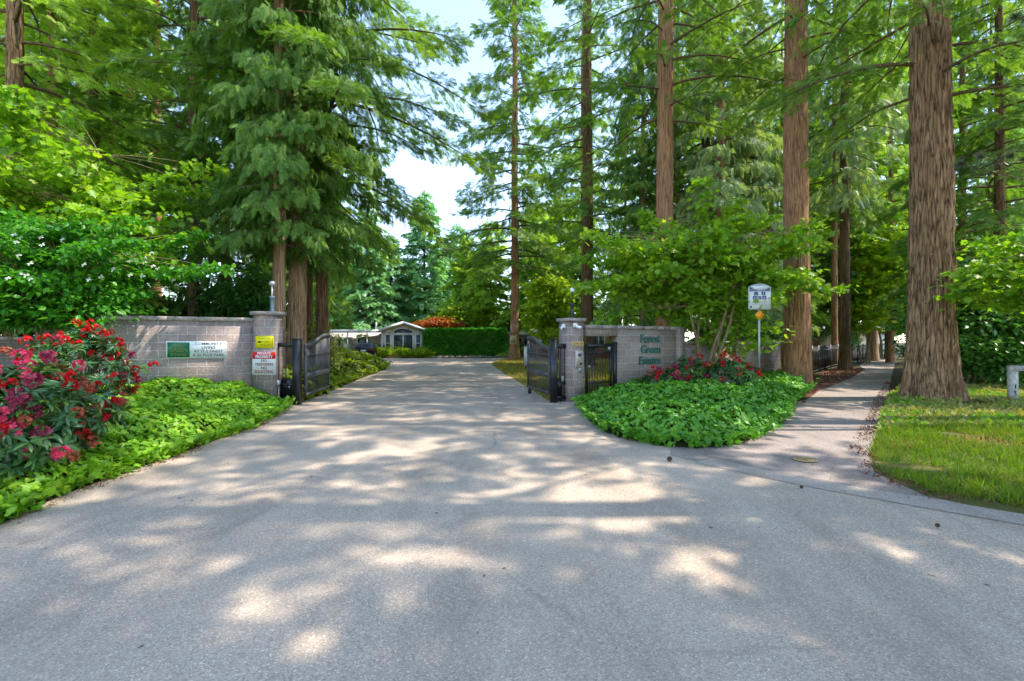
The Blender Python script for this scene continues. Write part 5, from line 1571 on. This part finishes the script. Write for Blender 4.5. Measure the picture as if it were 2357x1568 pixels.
make_tree("fir_tree", "slender tall fir carrying the speed sign beside the drive", (PX(1185, 42), 42, 0), 40, 0.40, "bark_red",
    conifer_geo(105, 40, 8.0, 7.2, 160, 'fir', FIR, 0.66, 19, top=37, droop=0.26, rise=0.02, lo=0.9, sparse=0.08), "fir_leaf", flare=0.55, nseg=36, nring=80, amp=0.015, seed=105, rt=0.16)
# road signs on that trunk
s = thing("speed_sign", "cream speed sign reading 15 nailed to the slender fir", "sign", (PX(1181, 41.4), 41.48, PZ(783, 41.4)), R(3))
g = Geo(); g.prism(rr(0.58, 0.74, 0.03), -0.02, 0.0); g.build("board", "cream_sign", s)
text("lettering", "15", 0.40, "ink", s, (0, -0.024, -0.10), bold=0.03, depth=0.002)
text("lettering", "MAXIMUM", 0.11, "ink", s, (0, -0.024, 0.24), depth=0.002, sx=0.9)
s = thing("notice_sign", "small pinkish notice above the speed sign on the slender fir", "sign", (PX(1181, 41.4), 41.5, PZ(757, 41.4)), R(3))
g = Geo(); g.prism(rr(0.42, 0.66, 0.03), -0.02, 0.0); g.build("board", "pink_sign", s)
g = Geo(); g.box((0, -0.022, 0.08), (0.22, 0.006, 0.03)); g.box((0, -0.022, 0.0), (0.26, 0.006, 0.03)); g.box((0, -0.022, 0.2), (0.16, 0.006, 0.12)); g.build("faded_print", "brick_red", s)
# cedar clump behind the sign pillar
make_tree("cedar_tree", "cedar with pale smooth trunk right behind the sign pillar", (PX(643, 16.0), 16.0, 0), 30, 0.225, "bark_cedar",
    conifer_geo(111, 30, 4.8, 3.3, 150, 'cedar', CEDAR, 0.40, 44, top=20, droop=0.55, rise=0.12, lo=0.6), "cedar_leaf", flare=0.5, nseg=48, nring=110, amp=0.02, seed=111, rt=0.1)
make_tree("cedar_tree", "thickest cedar trunk of the clump by the open gate leaf", (PX(684, 17.4), 17.4, 0), 32, 0.345, "bark_cedar",
    conifer_geo(112, 32, 5.2, 3.9, 150, 'cedar', CEDAR, 0.42, 42, top=22, droop=0.55, rise=0.12, lo=0.6), "cedar_leaf", flare=0.5, nseg=60, nring=130, amp=0.03, seed=112, rt=0.14)
make_tree("cedar_tree", "thin dark trunk between the two thicker cedars", (PX(713, 20.5), 20.5, 0), 28, 0.13, "bark_dark",
    conifer_geo(113, 28, 5.0, 3.0, 80, 'cedar', CEDAR, 0.48, 28, top=22, droop=0.5, lo=0.6), "cedar_leaf", flare=0.5, nseg=20, nring=60, amp=0.01, seed=113, rt=0.05)
make_tree("fir_tree", "dark trunked fir whose long boughs lean over the drive", (PX(741, 19.5), 19.5, 0), 33, 0.265, "bark_dark",
    conifer_geo(114, 33, 6.4, 7.2, 110, 'fir', FIR, 0.42, 40, top=24, droop=0.42, rise=0.08, lo=0.55), "fir_leaf", flare=0.5, nseg=40, nring=90, amp=0.02, seed=114, rt=0.12)
make_tree("fir_tree", "dark fir standing behind the middle of the sign wall", (PX(446, 20.5), 20.5, 0), 31, 0.23, "bark_dark",
    conifer_geo(115, 31, 5.5, 4.6, 100, 'fir', FIR, 0.44, 26, top=24, droop=0.4, lo=0.6), "fir_leaf", flare=0.4, nseg=30, nring=70, amp=0.02, seed=115, rt=0.12)
make_tree("fir_tree", "stout fir trunk rising behind the left end of the low wall", (PX(32, 15.6), 15.6, 0), 32, 0.27, "bark_fir",
    conifer_geo(116, 32, 5.6, 5.0, 96, 'fir', FIR, 0.42, 26, top=22, droop=0.35, lo=0.7), "fir_bright", flare=0.4, nseg=60, nring=120, amp=0.04, seed=116, rt=0.15)
make_tree("fir_tree", "pinkish trunked fir in sun between the dark trees behind the dogwood", (PX(361, 27), 27, 0), 33, 0.27, "bark_red",
    conifer_geo(117, 33, 9.0, 4.8, 90, 'fir', FIR, 0.65, 15, top=26, droop=0.35, lo=0.6), "fir_bright", flare=0.4, nseg=30, nring=70, amp=0.02, seed=117, rt=0.12)
# trunks in the right hand wood
make_tree("cedar_tree", "cedar with straight brown trunk and silvery hanging sprays behind the maple", (PX(1659, 24), 24, 0), 31, 0.28, "bark_red",
    conifer_geo(118, 31, 4.0, 4.4, 110, 'cedar', CEDAR, 0.50, 30, top=24, droop=0.5, lo=0.6), "pale_cedar", flare=0.4, nseg=36, nring=80, amp=0.02, seed=118, rt=0.12)
make_tree("fir_tree", "dark mossy trunk just left of the silvery cedar", (PX(1625, 27.5), 27.5, 0), 32, 0.33, "bark_dark",
    conifer_geo(119, 32, 9.0, 4.8, 80, 'fir', FIR, 0.65, 14, top=26, droop=0.4, lo=0.6), "fir_leaf", flare=0.4, nseg=30, nring=70, amp=0.02, seed=119, rt=0.12)
make_tree("fir_tree", "dark fir at the left edge of the path by the black fence", (PX(1944, 27.5), 27.5, 0), 32, 0.29, "bark_dark",
    conifer_geo(120, 32, 9.5, 4.8, 84, 'cedar', CEDAR, 0.62, 15, top=26, droop=0.5, lo=0.6), "pale_cedar", flare=0.5, nseg=40, nring=90, amp=0.03, seed=120, rt=0.14)
make_tree("fir_tree", "sunlit trunk standing before the houses down the path", (PX(2007, 39), 39, 0), 32, 0.42, "bark_cedar",
    conifer_geo(121, 32, 7.0, 5.0, 80, 'cedar', FARSPRAY, 0.8, 14, top=28, droop=0.45, lo=0.7), "fir_bright", flare=0.4, nseg=26, nring=50, amp=0.02, seed=121, rt=0.14)
make_tree("fir_tree", "slim trunk at the far right edge of the path", (PX(2045, 44), 44, 0), 31, 0.30, "bark_dark",
    conifer_geo(122, 31, 8.0, 5.0, 76, 'fir', FARSPRAY, 0.8, 14, top=28, droop=0.4, lo=0.7), "fir_bright", flare=0.4, nseg=22, nring=44, seed=122, rt=0.12)
make_tree("fir_tree", "thin trunk just behind the dark fir by the path", (PX(1921, 31), 31, 0), 28, 0.20, "bark_red",
    conifer_geo(123, 28, 9.0, 3.6, 60, 'fir', FARSPRAY, 0.75, 13, top=24, droop=0.4, lo=0.6), "fir_leaf", flare=0.4, nseg=22, nring=44, seed=123, rt=0.08)

# shared crowns for the wood around
def proto(seed, H, z0, Lm, n, kind, T, s, dens, leaf, r0, bark, **kw):
    root = thing("fir_tree" if kind == 'fir' else "cedar_tree", "", "tree")
    trunk_geo(H, r0, 0.06, 0.4, 14, 34, 0.012, seed, (0, 0)).build("trunk", bark, root, smooth=True)
    f, w = conifer_geo(seed, H, z0, Lm, n, kind, T, s, dens, **kw)
    f.build("crown", leaf, root, tone=True)
    w.build("branches", "limb_bark", root)
    return root
PROTO = {
    'cedar': proto(131, 27, 2.6, 3.9, 130, 'cedar', CEDAR, 0.52, 28, "cedar_leaf", 0.27, "bark_cedar", droop=0.5, lo=0.75),
    'silver': proto(132, 26, 2.8, 4.2, 120, 'cedar', CEDAR, 0.52, 28, "pale_cedar", 0.26, "bark_red", droop=0.5, lo=0.75),
    'fir': proto(133, 30, 4.0, 4.8, 120, 'fir', FIR, 0.54, 22, "fir_leaf", 0.29, "bark_dark", droop=0.38, lo=0.7),
    'bright': proto(134, 29, 3.2, 4.4, 120, 'fir', FIR, 0.54, 22, "fir_bright", 0.27, "bark_red", droop=0.36, lo=0.75),
    'spire': proto(135, 21, 0.9, 5.6, 150, 'fir', FARSPRAY, 0.85, 17, "blue_fir", 0.26, "bark_dark", droop=0.4, rise=0.1, lo=0.95),
    'goldspire': proto(136, 19, 1.2, 5.6, 150, 'fir', FARSPRAY, 0.85, 17, "fir_bright", 0.24, "bark_red", droop=0.36, lo=0.95),
}
USED = set()
def stand(kind, label, x, Y, sc, rz, group=None, sz=None):
    p = PROTO[kind]
    o = p if kind not in USED else copy_tree(p)
    USED.add(kind)
    o.location = (PX(x, Y), Y, -0.05)
    o.rotation_euler = (0, 0, rz)
    o.scale = (sc, sc, (sz or sc))
    o['label'] = label
    if group: o['group'] = group
    elif 'group' in o: del o['group']
    return o
wood_l, wood_r, wood_f = "conifers in the wood behind the sign wall", "conifers in the wood behind the lettered wall", "conifers beyond the houses"
for k, lab, x, Y, sc, gr in (
    ('fir', "dark fir behind the dogwood, second row of the wood", 215, 21, .95, wood_l),
    ('bright', "yellow green fir above the maple at the picture's edge", 120, 19, .95, wood_l),
    ('cedar', "green cedar next to the dark fir behind the sign wall", 520, 22.5, .95, wood_l),
    ('cedar', "cedar deep in the wood behind the salmon house", 300, 31, 1.1, wood_l),
    ('bright', "light green fir far back behind the dogwood", 180, 33, 1.1, wood_l),
    ('fir', "dark fir far back at the outer edge of the sign wall wood", 60, 28, 1.05, wood_l),
    ('cedar', "cedar deep behind the pale smooth cedar trunk", 640, 31, 1.1, wood_l),
    ('cedar', "green cedar behind the white house and the parked car", 775, 60, 1.0, wood_l),
    ('bright', "light green fir behind the carport roof", 850, 64, .95, wood_l),
    ('fir', "dark fir at the back of the wood above the white house", 700, 42, 1.0, wood_l),
    ('bright', "light fir just outside the picture beyond the low wall", -90, 22, 1.0, wood_l),
    ('cedar', "cedar just left of the bare reddish trunk", 1480, 27, 0.82, wood_r),
    ('bright', "light fir right behind the bare reddish trunk", 1560, 30, 0.86, wood_r),
    ('silver', "silvery cedar between the brown cedar and the wall end fir", 1735, 26, 0.79, wood_r),
    ('bright', "light fir behind the wall end fir", 1800, 33, 0.86, wood_r),
    ('cedar', "cedar beside the black fence, behind the wall end fir", 1880, 36, 1.00, wood_r),
    ('silver', "silvery cedar behind the path fir", 1925, 39, 0.82, wood_r),
    ('bright', "light fir glowing between path fir and huge fir", 2050, 36, 1.00, wood_r),
    ('cedar', "cedar close behind the huge fir trunk", 2215, 22, 0.82, wood_r),
    ('fir', "dark fir above the broadleaf thicket", 2300, 19, 0.82, wood_r),
    ('silver', "grey green cedar behind the broadleaf thicket", 2370, 27, 0.86, wood_r),
    ('fir', "dark fir deep behind the wooden barrier", 2280, 34, 0.95, wood_r),
    ('fir', "fir at the back between the lettered wall and salmon house", 1640, 40, 1.10, wood_r),
    ('cedar', "cedar at the back above the lettered wall", 1720, 44, 1.10, wood_r),
    ('bright', "light fir at the back above the entrance opening", 1530, 44, 1.05, wood_r),
    ('spire', "pointed blue green spruce against the sky above the hedge", 977, 62, 1.0, wood_f),
    ('goldspire', "light green spruce between pointed spruce and slender fir", 1075, 56, .74, wood_f),
    ('spire', "broad blue green spruce left of the slender fir", 1052, 72, .92, wood_f),
    ('goldspire', "yellow green spruce just behind the slender fir", 1130, 52, .78, wood_f),
    ('goldspire', "yellow green spruce right of the slender fir", 1232, 50, .84, wood_f),
    ('goldspire', "yellow green spruce over the grey house roof", 1290, 60, 1.05, wood_f),
    ('bright', "tall light fir behind the walk gate tree", 1345, 66, 1.0, wood_f),
    ('spire', "blue green spruce behind the gabled house", 900, 60, .72, wood_f),
    ('spire', "blue green spruce behind the carport", 845, 56, .80, wood_f),
    ('goldspire', "yellow green spruce behind the white house", 785, 62, .95, wood_f),
    ('spire', "blue green spruce at the far left of the white house", 735, 66, 1.0, wood_f),
    ('spire', "low dark spruce tops in the gap over the hedge", 1015, 85, .80, wood_f),
    ('spire', "low blue green spruce behind the slender fir's foot", 1105, 88, .92, wood_f),
    ('goldspire', "low light spruce far behind the hedge", 940, 92, .90, wood_f)):
    stand(k, lab, x, Y, sc, x * 0.37, gr)
far = "far row of conifers closing the view"
for i, x in enumerate((-60, 90, 290, 640, 1340, 1440, 1560, 1690, 1800, 1900, 2010, 2100, 2220, 2340)):
    stand(('fir', 'cedar', 'bright', 'silver')[i % 4], "conifer of the last row closing the view, hidden by nearer trees", x, 58 + (i * 7) % 14, 1.15 + 0.1 * ((i * 5) % 3), i * 1.3, far)
# firs standing on the verge outside the picture: their crowns shade the street
near = "firs on the verge outside the picture"
PROTO['tall'] = proto(137, 26, 8.5, 5.6, 100, 'fir', FIR, 0.70, 15, "fir_leaf", 0.45, "bark_fir", droop=0.3, lo=0.85)
PROTO['airy'] = proto(138, 32, 13.5, 5.2, 54, 'fir', FIR, 0.60, 15, "fir_leaf", 0.42, "bark_fir", droop=0.3, lo=0.8)
for i, (k, x, y, sc) in enumerate((('tall', 9.2, 1.0, 0.8), ('tall', 13.8, -0.2, 1.0), ('tall', 10.5, -3.6, 0.9), ('tall', 18.5, -0.9, 1.1), ('tall', 8.6, -1.4, 0.8),
                                   ('airy', 12.8, 9.8, 0.95), ('airy', 10.6, 4.9, 0.95))):
    o = stand(k, "fir on the street verge outside the picture shading the asphalt", 1178.5, 10, sc, i * 2.1, near)
    o.location = (x, y, 0)
# pine twig with orange buds reaching in at the right
PXL = (12.5, 9.0, 0)
root = thing("pine_tree", "pine whose long needled twigs with orange buds reach past the big fir", "tree", PXL)
trunk_geo(14, 0.17, 0.05, 0.4, 16, 30, 0.01, 9).build("trunk", "bark_dark", root, smooth=True)
wd, nd, bd = Geo(), Geo(), Geo()
rg = np.random.default_rng(5)
tw = []
for k, (ex, ey, ez) in enumerate(((PX(2215, 9.4), 9.4, PZ(378, 9.4)), (PX(2262, 9.3), 9.3, PZ(362, 9.3)), (PX(2330, 9.2), 9.2, PZ(358, 9.2)), (PX(2340, 9.5), 9.5, PZ(40, 9.5)))):
    a = np.array((0, 0, 4.6 if k < 3 else 7.5)); e = np.array((ex - PXL[0], ey - PXL[1], ez))
    t = np.linspace(0, 1, 8)[:, None]
    p = a + (e - a) * t + np.array((0, 0, -0.25)) * np.sin(t * np.pi)
    wd.tube(p, np.linspace(0.03, 0.006, 8), 5, False)
    d0 = norm(p[-1] - p[-2])
    for tt, m in ((1.0, 150), (0.93, 70), (0.86, 50)):
        c = a + (e - a) * tt + np.array((0, 0, -0.25)) * math.sin(tt * math.pi)
        d = norm(d0 * 0.6 + rg.normal(0, 0.65, (m, 3)))
        S = np.column_stack([np.full(m, 0.45), rg.uniform(0.13, 0.2, m), np.full(m, 0.15)])
        nd.scatter(NEEDLE[0] * np.array((1.6, 1, 1)), NEEDLE[1], frames(d, rg.normal(0, 1, (m, 3))), np.tile(c, (m, 1)), S, rg.random(m))
    m = 26
    d = norm(d0 * 0.5 + np.array((0, 0, .6)) + rg.normal(0, 0.5, (m, 3)))
    bd.scatter(PETAL[0], PETAL[1], frames(d, rg.normal(0, 1, (m, 3))), np.tile(e, (m, 1)), rg.uniform(0.03, 0.055, m), rg.random(m))
wd.build("branches", "limb_bark", root); nd.build("needles", "needle", root, tone=True); bd.build("buds", "bud_orange", root, tone=True)
